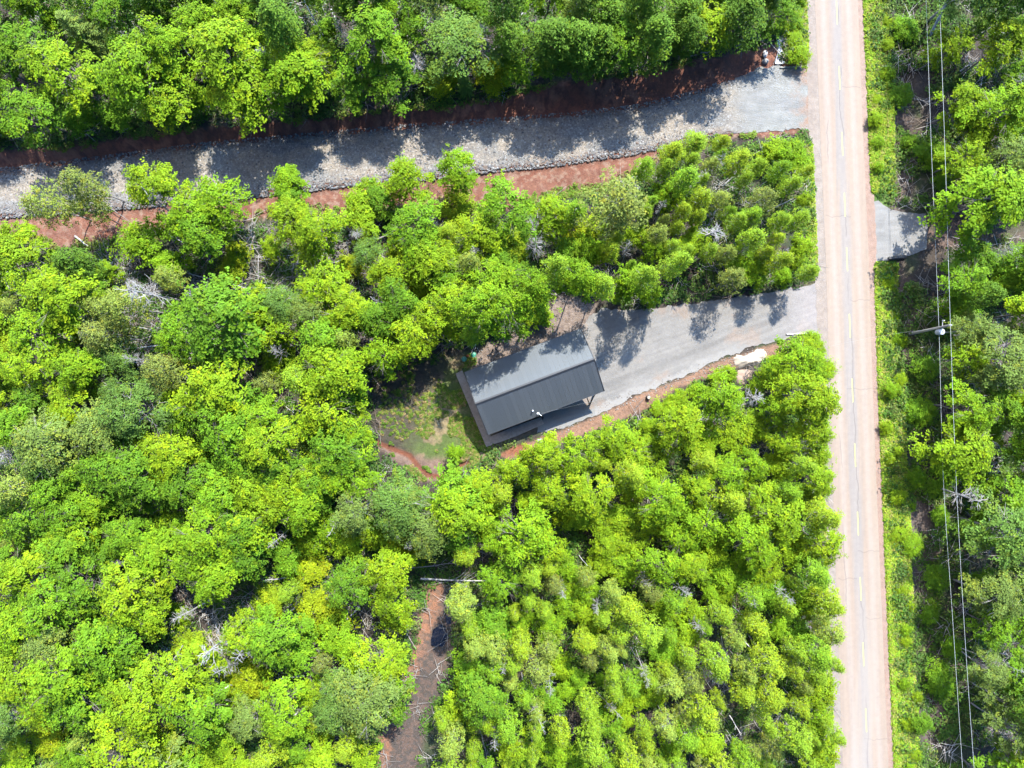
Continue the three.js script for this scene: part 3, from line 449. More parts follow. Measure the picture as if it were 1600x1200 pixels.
const LOGS = [
  ['657,905 762,908', 0.15, 14, 'long forked pale log', 1.2], ['638,888 712,880', 0.09, 10, 'thin branchy grey log', 1], ['562,948 518,992', 0.12, 6, 'pale leaning log', 3], ['465,946 440,967', 0.12, 0, 'short grey log', 1.5], ['447,902 414,906', 0.1, 4, 'short forked pale log', 2.5], ['475,1057 437,1062', 0.14, 0, 'stout pale log', 3], ['466,1112 430,1152', 0.13, 4, 'pale slanting log', 4], ['430,1134 396,1148', 0.12, 0, 'pale grey log', 4], ['553,1026 538,1052', 0.1, 3, 'short pale forked log', 3],
  ['235,1020 160,1074', 0.12, 8, 'long grey leaning trunk', 4.5], ['232,978 199,1003', 0.09, 3, 'thin pale leaning trunk', 5], ['267,926 241,949', 0.09, 3, 'slim grey leaning trunk', 5], ['333,935 268,971', 0.12, 4, 'long pale leaning trunk', 4], ['370,1066 326,1088', 0.16, 5, 'broken splintered pale trunk', 4], ['282,1036 260,1055', 0.09, 2, 'short pale stick', 4],
  ['248,356 290,383', 0.16, 4, 'stout grey fallen log', 1.5], ['114,368 136,384', 0.17, 0, 'short pale cut log', 0.3], ['160,315 201,346', 0.07, 0, 'thin dark pole', 0.6], ['287,425 392,452', 0.07, 6, 'long thin pale trunk', 1.5], ['218,512 246,517', 0.09, 0, 'short thin grey log', 1.5], ['250,540 195,546', 0.12, 5, 'pale bent log', 3], ['617,364 568,380', 0.12, 5, 'grey fallen log', 1.4], ['538,405 505,418', 0.09, 0, 'thin grey log', 0.6], ['400,402 508,396', 0.06, 3, 'thin straight pale pole', 0.7], ['404,398 403,452', 0.07, 0, 'thin tan crosswise pole', 0.8], ['396,450 452,450', 0.06, 4, 'thin white pole', 0.8],
  ['670,46 698,6', 0.12, 2, 'pale toppled trunk', 4], ['686,54 714,30', 0.1, 2, 'tan toppled trunk', 3.5], ['770,87 830,54', 0.14, 4, 'thick grey toppled trunk', 3], ['790,56 840,8', 0.14, 2, 'thick pale toppled trunk', 4], ['650,126 690,126', 0.08, 6, 'thin dry log', 1], ['648,58 652,120', 0.1, 10, 'brown dry log with twigs', 1.2], ['768,98 830,116', 0.08, 8, 'grey twiggy log', 1.5],
  ['1156,992 1194,1040', 0.08, 0, 'slim white birch trunk', 5], ['1108,1048 1150,1085', 0.08, 4, 'slim grey birch trunk', 4], ['1140,1118 1158,1150', 0.07, 2, 'thin white leaning stem', 4], ['1205,1100 1232,1135', 0.1, 6, 'grey branchy trunk', 3], ['905,868 918,884', 0.06, 0, 'short white stem', 7], ['985,1010 1002,1040', 0.06, 0, 'slender grey stem', 6], ['1130,290 1150,270', 0.1, 3, 'pale toppled trunk', 2.5], ['1200,330 1240,310', 0.1, 4, 'pale slanting trunk', 3],
  ['745,1120 760,1180', 0.1, 6, 'dark grey branchy log', 1.5], ['765,1128 735,1118', 0.1, 8, 'white branchy log', 3], ['520,20 545,75', 0.1, 3, 'slim pale leaning trunk', 4], ['476,4 510,64', 0.09, 4, 'white leaning snag', 4], ['1530,54 1560,38', 0.12, 5, 'brown toppled trunk', 3], ['1500,112 1530,92', 0.12, 4, 'grey toppled trunk', 3], ['1550,53 1600,50', 0.08, 2, 'thin white trunk', 3], ['1590,1035 1570,1020', 0.08, 6, 'white forked branch', 5], ['180,96 210,62', 0.08, 2, 'thin pale trunk', 4], ['290,75 330,130', 0.08, 2, 'slender grey trunk', 4], ['1075,95 1110,86', 0.07, 6, 'small grey twiggy log', 0.5],
];
const LOGMID = LOGS.map(([q]) => { const [[a, b], [c, d]] = pts(q); return [(a + c) / 2, (b + d) / 2]; });
const grid = new Map(), cell = 60, key = (a, b) => a + ',' + b;
const addGrid = (it) => { const c = key(Math.floor(it.px / cell), Math.floor(it.py / cell)); if (!grid.has(c)) grid.set(c, []); grid.get(c).push(it); };
ITEMS.forEach(addGrid);
function free(px, py, d, f) { const a = Math.floor(px / cell), b = Math.floor(py / cell); for (let i = -2; i <= 2; i++) for (let j = -2; j <= 2; j++) for (const o of grid.get(key(a + i, b + j)) || []) if (Math.hypot(o.px - px, o.py - py) < (o.d + d) / 2 * f) return false; for (const [x, y] of LOGMID) if (Math.hypot(x - px, y - py) < 13 + d * 0.34) return false; for (const [x, y, q] of GAPS) if (Math.hypot(x - px, y - py) < q + d * 0.3) return false; return true; }
for (const w of WOODS) {
  const b = w.P.box, tries = Math.round((b[2] - b[0]) * (b[3] - b[1]) / 95);
  for (let k = 0; k < tries; k++) {
    const px = lerp(b[0], b[2], rt()), py = lerp(b[1], b[3], rt()); if (!inPoly(w.P, px, py)) continue;
    let kind = w.mix[Math.floor(rt() * w.mix.length)], shrink = 1 - 0.45 * k / tries, d = lerp(w.d[0], w.d[1], rt()) * shrink;
    if (kind === 'B') d = Math.min(d, 50); if (kind === 'm' || kind === 'U' || kind === 'Y') d = Math.min(d, 46); if (kind === 'M' && d < 44) kind = 'm';
    const open = (px > 90 && px < 600 && py > 350 && py < 560) || (px > 250 && px < 620 && py > 880 && py < 1080);
    if (!free(px, py, d, open ? 0.95 : px < 1235 && py < 240 && py > along(bankTop, px) - 75 ? 0.98 : px < 640 ? 0.79 : 0.73)) continue;
    if (px < 1000 && py < along(southSoil, px) + d * 0.36 && py > along(bankTop, px)) continue;
    const bx = 800 + (px - 800) * 0.925, by = 600 + (py - 600) * 0.925; if (flatDist(bx, by) > -5 || sd(CLEAR, bx, by) > -2 || sd(CLEAR, px, py) > -d * 0.5 || sd(TRAIL, bx, by) > 0 || sd(TRAIL, px, py) > -d * 0.38) continue;
    const visible = px > -d * 0.55 && px < 1600 + d * 0.55 && py > -d * 0.6 && py < 1200 + d * 0.6; if (!visible) continue;
    plant(kind, px, py, d, (kind === 'M' || kind === 'm' || kind === 'B' || kind === 'U') ? w.tint[Math.floor(rt() * w.tint.length)] : undefined);
    addGrid(ITEMS[ITEMS.length - 1]);
  }
}
for (const [x, y, d] of pts('150,505,30 205,560,28 320,440,30 60,600,28 425,560,26 400,650,24 560,345,26 690,350,22 745,395,22 485,380,26 600,470,22 845,330,22 900,350,24 985,400,22 1040,330,24 1075,270,22 1150,250,20 1200,300,24 1165,390,24 1230,395,22 1000,900,22 1060,930,24 1090,980,26 1180,950,24 1230,930,24 1150,1020,24 950,950,20 880,925,20 860,1060,22 1010,1050,22 1110,1075,26 1210,1060,26 1240,1120,26 1060,1140,24 940,1120,22 800,1040,20 820,1120,26 770,1150,28 360,1060,30 400,1020,28 300,960,28 250,1030,26 130,1010,22 90,900,24 180,890,22 330,880,22 440,830,22 520,800,24 600,830,24 640,860,24 1530,240,26 1580,120,28 1560,400,26 1540,600,24 1590,930,28 1560,1050,26 540,60,30 580,30,28 420,70,28 330,20,26 200,60,24 760,40,28 830,30,26 690,110,26')) plant('D', x, y, d, 0, 1.12);
// bushes along the far verge of the road and small ones at the wood edges
{ const r = rng(9);
  for (let k = 0; k < 34; k++) { const py = -14 + 1230 * (k + r()) / 34; if (py > 296 && py < 430) continue; const e = 19 + 30 * Math.pow(r(), 1.2) + (py > 430 ? 8 * r() : 0); plant('U', along(roadR, py) + e, py, 9 + 17 * r() * r() + 4 * r(), [1, 3, 3, 0][Math.floor(r() * 4)]); }
  for (let k = 0; k < 26; k++) { const py = -10 + 1220 * r(); if (py > 296 && py < 428) continue; plant('U', 1432 + py * 0.028 + (r() - 0.5) * 56, py, 20 + r() * 16, [2, 4, 4, 2][Math.floor(r() * 4)]); }
  for (const [x, y] of pts('1228,40 1240,60 1250,90 1232,20 1246,30 1280,545 1262,560 1288,575 1270,536 1205,40 1085,613 1065,622 1050,632 1180,602 1198,592 1210,578 1220,566 1140,584 1120,592 1215,590 1030,640')) plant('U', x, y, 18 + r() * 12, 1);
}

// ------------------------------------------------------------------ fallen logs, brush, snags
function fallen(s, r0, branchy, look, mat, seed, lift = 0.35, end = lift) {
  const [[x0, y0], [x1, y1]] = pts(s), A = [gx(x0, lift), 0, gz(y0, lift)], B = [gx(x1, end), 0, gz(y1, end)], r = rng(seed), w = new Wood(), br = new Wood();
  const ya = height(A[0], A[2]), L = Math.hypot(B[0] - A[0], B[2] - A[2]), a = [0, lift, 0], b = [B[0] - A[0], height(B[0], B[2]) - ya + end, B[2] - A[2]];
  w.limb(bend(a, b, r, 0.16, 4), r0, r0 * 0.45, 7);
  const t = thing('fallen_log', null, 'log', [A[0], ya, A[2]]);
  part('trunk', w.build(), mat, t);
  if (branchy) { for (let k = 0; k < branchy; k++) { const q = 0.45 + 0.55 * r(), p = [lerp(a[0], b[0], q), lerp(a[1], b[1], q), lerp(a[2], b[2], q)], base = Math.atan2(b[2], b[0]), an = base + (r() < 0.5 ? -1 : 1) * (0.25 + 0.6 * r()), l = L * (0.14 + 0.16 * r()); const e = [p[0] + Math.cos(an) * l, p[1] + 0.3 * r(), p[2] + Math.sin(an) * l]; br.limb(bend(p, e, r, 0.2, 2), 0.035, 0.012, 3); const m = [lerp(p[0], e[0], 0.6), lerp(p[1], e[1], 0.6), lerp(p[2], e[2], 0.6)]; br.seg(m, [m[0] + Math.cos(an + 0.6) * l * 0.4, m[1] + 0.1, m[2] + Math.sin(an + 0.6) * l * 0.4], 0.02, 0.008, 3); } part('branch', br.build(), mat, t); }
  ITEMS.push({ o: t, k: 'log', look, px: (x0 + x1) / 2, py: (y0 + y1) / 2, d: 30, cat: 'log', group: 'fallen logs in the woods' });
}
LOGS.forEach(([s, r0, b, look, h], i) => fallen(s, r0, b, look, [MAT.dead, MAT.whiteBark, MAT.greyBark, MAT.deadDark][/pale|white/.test(look) ? i % 2 : /dark|brown/.test(look) ? 3 : 2], 300 + i, h * 0.6, h));
{ // heap of dry brush above the track, heap of bare twigs in the south west
  for (const [px, py, R, n, lbl, seed] of [[640, 118, 2.6, 120, 'wide heap of tangled grey brush above the gravel track', 1], [338, 1002, 2.2, 110, 'straw coloured heap of dead brush beside the lower woods', 3], [215, 455, 2.4, 90, 'grey heap of dead brush among the western maples', 4]]) {
    const lift = seed === 3 ? 4 : 0.3, x = gx(px, lift), z = gz(py, lift), w = new Wood(), r = rng(seed + 50), t = thing('brush_heap', lbl, 'brush heap', [x, height(x, z), z]);
    for (let k = 0; k < n; k++) { const a = r() * 6.28, q = R * Math.sqrt(r()), b = r() * 6.28, l = 0.8 + 1.6 * r(), y = 0.15 + (1 - q / R) * 0.9 * r() + (seed === 3 ? 1.5 : 0); w.seg([Math.cos(a) * q, y, Math.sin(a) * q], [Math.cos(a) * q + Math.cos(b) * l, y + 0.6 * r(), Math.sin(a) * q + Math.sin(b) * l], 0.03, 0.012, 3); }
    part('twigs', w.build(), seed === 3 ? std(0.5, 0.42, 0.3) : MAT.dead, t);
  }
}

// ------------------------------------------------------------------ undergrowth, grass and stones: what nobody could count
function scatter(name, geo, mat, n, pick, label, seed, colors, tone = 0.75) {
  const m = new THREE.InstancedMesh(geo, mat, n), r = rng(seed), M = new THREE.Matrix4(), q = new THREE.Quaternion(), e = new THREE.Euler(), c = new THREE.Color();
  let k = 0, tries = 0;
  while (k < n && tries++ < n * 30) {
    const p = pick(r); if (!p) continue;
    const [x, z, s, dy = 0] = p; e.set((r() - 0.5) * 0.4, r() * 6.28, (r() - 0.5) * 0.4); q.setFromEuler(e);
    M.compose(new THREE.Vector3(x, height(x, z) + dy, z), q, new THREE.Vector3(s, s * (0.7 + 0.6 * r()), s)); m.setMatrixAt(k, M);
    const b = colors[Math.floor(r() * colors.length)], v = 0.75 + 0.5 * r(); c.setRGB(b[0] * v * tone, b[1] * v * tone, b[2] * v * tone); m.setColorAt(k, c); k++;
  }
  m.count = k; m.name = name; m.castShadow = m.receiveShadow = true; scene.add(m);
  return tag(m, label, null, null, 'stuff');
}
function sprig(seed, n, R, H, len) { const r = rng(seed), lv = new Leaves(); for (let k = 0; k < n; k++) { const a = r() * 6.28, u = R * Math.sqrt(r()); lv.leaf(Math.cos(a) * u, H * (0.2 + 0.8 * r() * (1 - 0.5 * u / R)), Math.sin(a) * u, (r() - 0.5) + Math.cos(a) * 0.4, 0.9, (r() - 0.5) + Math.sin(a) * 0.4, r() * 6.28, len * (0.7 + 0.6 * r()), len * 0.55, [1, 1, 1].map(() => 0.85 + 0.3 * r())); } return lv.build(); }
const woodsMask = (px, py) => { if (flatDist(px, py) > -6) return false; if (px < 1220) { const bt = along(bankTop, px), ss = along(southSoil, px); if (py > bt - 3 && py < ss + 6) return false; } if (sd(CLEAR, px, py) > -3 || sd(TRAIL, px, py) > 3 || sd(ORANGE, px, py) > -3 || sd(YARD, px, py) > 0) return false; return true; };
const leafyStuff = new THREE.MeshPhysicalMaterial({ color: 0xffffff, vertexColors: true, side: THREE.DoubleSide, roughness: 0.8, specularIntensity: 0.2, transmission: 0.3, thickness: 0 });
scatter('undergrowth', sprig(1, 34, 0.62, 0.75, 0.26), leafyStuff, 24000, (r) => { const px = -60 + 1720 * r(), py = -60 + 1320 * r(); if (!woodsMask(px, py)) return null; const x = gx(px), z = gz(py); if (fbm(x * 0.22 + 80, z * 0.22, 2) < 0.4) return null; if (px > 1340 && px < 1356) return null; return [x, z, 0.6 + 0.9 * r()]; }, 'low leafy undergrowth covering the shaded forest floor', 71, [[0.06, 0.13, 0.015], [0.075, 0.15, 0.014], [0.05, 0.1, 0.018], [0.11, 0.15, 0.03]]);
scatter('verge_grass', sprig(2, 26, 0.3, 0.4, 0.3), leafyStuff, 34000, (r) => { const py = -40 + 1280 * r(), right = r() < 0.72; const px = right ? along(roadR, py) + 11 + Math.pow(r(), 1.3) * 36 : along(roadL, py) - 15 - r() * 12; if (right && py > 300 && py < 412) return null; if (!right && ((py > 84 && py < 222) || (py > 428 && py < 536))) return null; return [gx(px), gz(py), 0.5 + 0.6 * r()]; }, 'bright grass and weeds along the road verges', 72, [[0.18, 0.29, 0.015], [0.15, 0.27, 0.014], [0.21, 0.29, 0.02], [0.22, 0.24, 0.05]], 0.8);
scatter('clearing_grass', sprig(3, 18, 0.22, 0.16, 0.2), leafyStuff, 2600, (r) => { const px = 570 + 210 * r(), py = 540 + 215 * r(); if (sd(CLEAR, px, py) < 2) return null; const x = gx(px), z = gz(py); if (flatDist(px, py) > -1 || segDist(RILL, px, py) < 5 || fbm(x * 0.5 + 8, z * 0.5, 3) < 0.44 - 0.1 * smooth(700, 740, px)) return null; if (px + (py - 640) * 0.5 < 680 && r() < 0.85) return null; return [x, z, 0.5 + 0.7 * r()]; }, 'short patchy grass over the clearing beside the barn', 73, [[0.1, 0.17, 0.015], [0.15, 0.18, 0.03], [0.2, 0.16, 0.06], [0.07, 0.14, 0.012]]);
{ const g = new THREE.IcosahedronGeometry(0.5, 1), p = g.attributes.position; for (let i = 0; i < p.count; i++) { const s = 0.75 + 0.5 * hash2(Math.round(p.getX(i) * 60), Math.round(p.getY(i) * 60) + Math.round(p.getZ(i) * 31)); p.setXYZ(i, p.getX(i) * s, p.getY(i) * s * 0.7, p.getZ(i) * s); } g.computeVertexNormals();
  scatter('crushed_stone', g, new THREE.MeshStandardMaterial({ color: 0xffffff, roughness: 0.9 }), 9500, (r) => { const px = -60 + 1260 * r(), u = r(); const a = along(trackN, px), b = along(trackS, px); let py; if (u < 0.22) py = a + (r() * r()) * 20 - 5; else if (u < 0.66) py = b - (r() * r()) * 22 + 6; else py = lerp(a, b, r()); if (px > 1120) return r() < 0.1 ? [gx(px), gz(b + 1), 0.2] : null; const s = 0.12 + 0.26 * r() * r(); return [gx(px), gz(py), u < 0.72 ? s : s * 0.6, 0.08]; }, 'pale crushed stones strewn along the gravel track edges', 74, [[0.36, 0.36, 0.34], [0.26, 0.26, 0.26], [0.46, 0.45, 0.42], [0.18, 0.18, 0.19], [0.3, 0.22, 0.17]], 0.26);
  scatter('loose_stone', g, new THREE.MeshStandardMaterial({ color: 0xffffff, roughness: 0.9 }), 520, (r) => { const t = r(); const a = lerp(845, 1200, t), b = lerp(684, 546, t) + (r() - 0.5) * 22 - Math.sin(t * 3.1) * 10; return [gx(a), gz(b), 0.07 + 0.2 * r() * r(), 0.06]; }, 'loose stones along the lower edge of the driveway', 75, [[0.42, 0.37, 0.31], [0.32, 0.28, 0.24], [0.45, 0.42, 0.37]], 0.26); }

scatter('bank_weeds', sprig(4, 22, 0.35, 0.4, 0.24), leafyStuff, 1700, (r) => { const px = -40 + 1220 * r(), south = r() < 0.75, ss = along(southSoil, px), bt = along(bankTop, px); const py = south ? ss - 18 * r() * r() + 4 : bt + 9 * r() * r() - 3; if (flatDist(px, py) > -2 || fbm(px * 0.03, py * 0.05, 3) < 0.45) return null; return [gx(px), gz(py), 0.5 + 0.7 * r()]; }, 'weeds creeping over the red earth banks of the track', 77, [[0.1, 0.17, 0.015], [0.14, 0.19, 0.02], [0.18, 0.16, 0.05]]);
{ const w = new Wood(), r = rng(404); for (let k = 0; k < 9; k++) { const a = r() * 6.28, b = r() * 6.28, q = 0.8 * r(), l = 0.7 + 1.7 * r(); w.seg([Math.cos(a) * q, 0.08 + 0.4 * r(), Math.sin(a) * q], [Math.cos(a) * q + Math.cos(b) * l, 0.1 + 0.7 * r(), Math.sin(a) * q + Math.sin(b) * l], 0.035, 0.012, 3); }
  scatter('dead_twigs', w.build(), new THREE.MeshStandardMaterial({ color: 0xffffff, roughness: 0.9 }), 4200, (r2) => { const px = -60 + 1720 * r2(), py = -60 + 1320 * r2(); const tr = sd(TRAIL, px, py) > 0 && r2() < 0.5; if ((!tr && !woodsMask(px, py)) || (px > 1330 && px < along(roadR, py) + 56)) return null; const open = (px > 90 && px < 600 && py > 350 && py < 560) || (px > 250 && px < 620 && py > 880 && py < 1120) || (px > 560 && px < 720 && py < 140); if (!open && r2() < 0.72) return null; return [gx(px), gz(py), 0.6 + 0.9 * r2()]; }, 'grey dead twigs and slash littering the forest floor', 76, [[0.34, 0.31, 0.27], [0.26, 0.23, 0.2], [0.4, 0.37, 0.33], [0.2, 0.15, 0.11]], 0.5); }

// ------------------------------------------------------------------ utility pole and wires
{
  const by = height(gx(1424), gz(522)), t = thing('utility_pole', 'weathered utility pole with pale grey transformer can beside the road', 'utility pole', [gx(1424), by, gz(522)]);
  const rel = (px, py, h) => [gx(px, h) - gx(1424), h - by, gz(py, h) - gz(522)], top = rel(1485, 508, 9.2);
  const at = (h) => { const q = h / top[1]; return [top[0] * q, h, top[2] * q]; };
  part('pole', rod([0, -0.8, 0], top, 0.2, 0.14, 12), std(0.5, 0.45, 0.38), t);
  const can = part('transformer', mergeGeometries([new THREE.CylinderGeometry(0.34, 0.34, 0.95, 18), new THREE.CylinderGeometry(0.37, 0.37, 0.06, 18).translate(0, 0.48, 0), new THREE.SphereGeometry(0.33, 14, 8, 0, 6.3, 0, 1.57).scale(1, 0.35, 1).translate(0, 0.5, 0)]), std(0.62, 0.66, 0.69, 0.45, 0.1), t);
  const p7 = at(7.3); can.position.set(p7[0], 7.3, p7[2] + 0.55);
  part('bushing', mergeGeometries([rod([p7[0], 7.85, p7[2] + 0.5], [p7[0] + 0.05, 8.2, p7[2] + 0.5], 0.06, 0.04, 8)]), std(0.35, 0.3, 0.26, 0.4), can).position.set(-p7[0], -7.3, -p7[2] - 0.55);
  part('bracket', mergeGeometries([rod(at(7.9), [at(7.9)[0] - 0.1, 8.1, at(7.9)[2] - 0.75], 0.05, 0.05, 6), rod([at(7.9)[0] - 0.1, 8.1, at(7.9)[2] - 0.75], [at(7.9)[0] - 0.1, 8.5, at(7.9)[2] - 0.75], 0.1, 0.07, 8)]), std(0.6, 0.6, 0.58, 0.5), t);
  part('insulator', new THREE.CylinderGeometry(0.06, 0.09, 0.28, 10).translate(top[0], top[1] + 0.14, top[2]), std(0.6, 0.62, 0.6, 0.3), t);
  const wireM = std(0.6, 0.64, 0.62, 0.5);
  const wire = (s, hs, r, label, ext) => { const P = pts(s).map(([a, b], i) => new THREE.Vector3(gx(a, hs[i]), hs[i], gz(b, hs[i]))); const g = new THREE.TubeGeometry(new THREE.CatmullRomCurve3(P), 90, r, 5); tag(part('power_line', g, wireM), label, 'power line', 'overhead wires at the pole'); };
  wire('1459,-250 1468,0 1477,250 1485,508 1494,750 1508,1000 1522,1200 1540,1440', [9.4, 9, 8.8, 9.45, 8.9, 8.8, 9, 9.4], 0.017, 'upper pale wire running along the road over the pole top');
  wire('1438,-250 1447,0 1456,250 1467,512 1474,750 1488,960 1504,1200 1522,1440', [7.2, 7, 6.8, 6.9, 6.7, 6.7, 7, 7.2], 0.017, 'lower pale wire along the road, on the road side of the other');
  { const a = [gx(1470, 7.0), 7.0, gz(512, 7.0)], m = [gx(1370, 6), 6.0, gz(526, 6)], b = [BARN.x + 0.9, 5.2, BARN.z + 4.05]; const P = [a, m, [lerp(m[0], b[0], 0.5), 4.8, lerp(m[2], b[2], 0.5)], b].map((v) => new THREE.Vector3(...v)); tag(part('service_wire', new THREE.TubeGeometry(new THREE.CatmullRomCurve3(P), 60, 0.006, 4), std(0.3, 0.32, 0.3, 0.6)), 'thin service wire from the pole across the road to the barn', 'power line'); }
  // bare pale trunk beside the wires at the top of the frame
  const s = thing('bare_trunk', 'pale bare trunk standing beside the wires at the top edge', 'tree trunk', [gx(1466, 2), 0, gz(48, 2)]); part('trunk', rod([0, -0.3, 0], [gx(1476, 5) - gx(1466, 2), 7, gz(-6, 5) - gz(48, 2)], 0.19, 0.15, 9), std(0.5, 0.55, 0.58), s);
}

// ------------------------------------------------------------------ small things on the ground
function rock(seed, sx, sy, sz) { const g = new THREE.IcosahedronGeometry(1, 3), p = g.attributes.position; for (let i = 0; i < p.count; i++) { const x = p.getX(i), y = p.getY(i), z = p.getZ(i), s = 0.8 + 0.4 * fbm(x * 1.7 + seed, z * 1.7 + y * 2.3 + seed, 3) + (Math.abs(x * 0.7 + y * 0.5 + z * 0.3) > 0.75 ? -0.1 : 0); p.setXYZ(i, x * s * sx, y * s * sy, z * s * sz); } g.computeVertexNormals(); return g; }
const onGround = (px, py, dy = 0) => { const x = gx(px), z = gz(py); return [x, height(x, z) + dy, z]; };
{ const pale = std(0.55, 0.52, 0.5), dark = std(0.34, 0.33, 0.31);
  let m = part('boulder', rock(1, 0.34, 0.32, 0.48), pale); m.position.set(...onGround(1193, 87, 0.2)); tag(m, 'pale boulder above its twin beside the track mouth', 'boulder');
  m = part('boulder', rock(7, 0.45, 0.35, 0.36), dark); m.position.set(...onGround(1195, 97, 0.2)); tag(m, 'grey white boulder below its twin beside the track mouth', 'boulder');
  m = part('boulder', rock(11, 0.6, 0.3, 0.35), pale); m.position.set(...onGround(850, 692, 0.15)); m.rotation.y = -0.5; tag(m, 'flat pale rock at the orange soil below the barn', 'boulder');
  m = part('boulder', rock(14, 0.4, 0.26, 0.3), dark); m.position.set(...onGround(843, 688, 0.12)); tag(m, 'grey rock touching the flat pale rock below the barn', 'boulder');
  m = part('boulder', rock(17, 0.42, 0.36, 0.42), std(0.1, 0.1, 0.1)); m.position.set(...onGround(676, 270, 0.2)); tag(m, 'dark rock on the lower edge of the gravel track', 'boulder');
  m = part('boulder', rock(19, 0.5, 0.36, 0.4), std(0.12, 0.12, 0.13)); m.position.set(...onGround(613, 277, 0.2)); tag(m, 'dark rock beside the round maple on the red bank', 'boulder');
  // pale sand heap with a lower pinkish apron
  const heap = (P, hgt, seed, mat, name, label, cat) => { const c = P.reduce((a, b) => [a[0] + b[0] / P.length, a[1] + b[1] / P.length], [0, 0]); const pos = [], idx = [], n = P.length, rings = 7; const cx = gx(c[0]), cz = gz(c[1]); for (let k = 0; k <= rings; k++) { const t = k / rings; for (let i = 0; i < n; i++) { const x = lerp(gx(P[i][0]), cx, t) - cx, z = lerp(gz(P[i][1]), cz, t) - cz; pos.push(x, hgt * smooth(0, 1, t * 1.3) * (0.35 + 1.3 * fbm(x * 1.9 + seed, z * 1.9, 4)) - (k === 0 ? 0.25 : 0), z); } } for (let k = 0; k < rings; k++) for (let i = 0; i < n; i++) { const a = k * n + i, b = k * n + (i + 1) % n; idx.push(a, a + n, b, b, a + n, b + n); } const g = new THREE.BufferGeometry(); g.setAttribute('position', new THREE.Float32BufferAttribute(pos, 3)); g.setIndex(idx); g.computeVertexNormals(); const mm = part(name, g, mat); mm.material.side = THREE.DoubleSide; mm.position.set(cx, height(cx, cz), cz); return tag(mm, label, cat); };
  heap(ragged(poly('1142,559 1148,552 1160,555 1172,550 1182,544 1194,545 1202,554 1194,565 1180,572 1160,576 1146,571'), 3, 3, 2), 0.7, 2, std(0.5, 0.42, 0.32), 'sand_heap', 'pale cream sand heap beside the lower driveway edge', 'sand heap');
  heap(ragged(poly('1152,577 1180,575 1176,590 1166,604 1152,600 1148,588'), 1.5, 4, 3), 0.22, 5, std(0.36, 0.25, 0.18), 'soil_heap', 'pinkish tan soil heap just below the cream sand', 'soil heap');
  // dark stump or charred block at the orange soil
  const st = thing('tree_stump', 'black stump with pale cut top beside the orange soil', 'stump', onGround(1012, 622)); part('stump', rod([0, -0.2, 0], [0.05, 0.6, -0.1], 0.34, 0.28, 9), std(0.035, 0.03, 0.028), st); part('cut_top', new THREE.CylinderGeometry(0.22, 0.24, 0.03, 9).translate(0.05, 0.615, -0.1), std(0.4, 0.34, 0.26), st);
  // green lids behind the barn
  for (const [px, py, l] of [[725, 561, 'round teal green cover on the grass at the barn corner'], [740, 554, 'round teal green cover beside tan soil behind the barn']]) { const q = thing('septic_cover', l, 'cover', onGround(px, py), 0, 'green covers behind the barn'); const gm = std(0.02, 0.25, 0.15, 0.5); part('rim', new THREE.CylinderGeometry(0.36, 0.38, 0.22, 22).translate(0, 0.1, 0), gm, q); part('dome', new THREE.SphereGeometry(0.31, 18, 8, 0, 6.3, 0, 1.5).scale(1, 0.28, 1).translate(0, 0.212, 0), gm, q); }
  const marker = thing('orange_marker', 'small orange brown marker block between the two green covers', 'marker', onGround(731, 556)); part('block', rock(23, 0.22, 0.2, 0.2).translate(0, 0.1, 0), std(0.45, 0.12, 0.03), marker);
  // culverts
  const culvert = (s, r0, label, bx) => { const [[a, b], [c, d]] = pts(s), A = [gx(a), 0.05, gz(b)], B = [gx(c), 0.05, gz(d)], t = thing('culvert_pipe', label, 'culvert', [A[0], height(A[0], A[2]), A[2]]); const L = Math.hypot(B[0] - A[0], B[2] - A[2]), ang = Math.atan2(B[2] - A[2], B[0] - A[0]); const sh = new THREE.Shape(); sh.absarc(0, 0, r0, 0, 6.2832); const ho = new THREE.Path(); ho.absarc(0, 0, r0 * 0.86, 0, 6.2832, true); sh.holes.push(ho); const g = new THREE.ExtrudeGeometry(sh, { depth: L, bevelEnabled: false, curveSegments: 10 }); g.rotateY(Math.PI / 2); g.rotateY(-ang); g.translate(0, r0 * 0.8, 0); part('pipe', g, std(0.022, 0.022, 0.024, 0.5), t); const ribs = []; for (let q = 0.15; q < L; q += 0.3) { const tg = new THREE.TorusGeometry(r0, 0.025, 5, 14); tg.rotateY(Math.PI / 2 - ang); tg.translate(Math.cos(ang) * q, r0 * 0.8, Math.sin(ang) * q); ribs.push(tg); } part('ribs', mergeGeometries(ribs), std(0.03, 0.03, 0.032, 0.5), t); };
  culvert('1219,546 1247,540', 0.24, 'black culvert pipe beside weeds at the driveway mouth'); culvert('1387,405 1413,402', 0.28, 'black culvert pipe end below the roadside gravel pad');
  const edge = (s, w, h, mat, name, label, cat) => { const [[a, b], [c, d]] = pts(s), A = [gx(a), gz(b)], B = [gx(c), gz(d)], L = Math.hypot(B[0] - A[0], B[1] - A[1]); const n = 7, gs = []; for (let i = 0; i < n; i++) gs.push(box(L / n - 0.02, h * (0.85 + 0.3 * hash2(i, 4)), w * (0.8 + 0.4 * hash2(i, 9)), -L / 2 + (i + 0.5) * L / n, h / 2, (hash2(i, 2) - 0.5) * 0.06)); const m2 = part(name, mergeGeometries(gs), mat); m2.position.set((A[0] + B[0]) / 2, -0.03, (A[1] + B[1]) / 2); m2.rotation.y = -Math.atan2(B[1] - A[1], B[0] - A[0]); tag(m2, label, cat); };
  edge('1228,522 1266,521', 0.16, 0.28, std(0.62, 0.58, 0.52), 'stone_edging', 'white stone edging along the driveway mouth', 'edging'); edge('1218,106 1250,105', 0.14, 0.26, std(0.4, 0.4, 0.36), 'stone_edging', 'grey stone edging across the track mouth', 'edging');
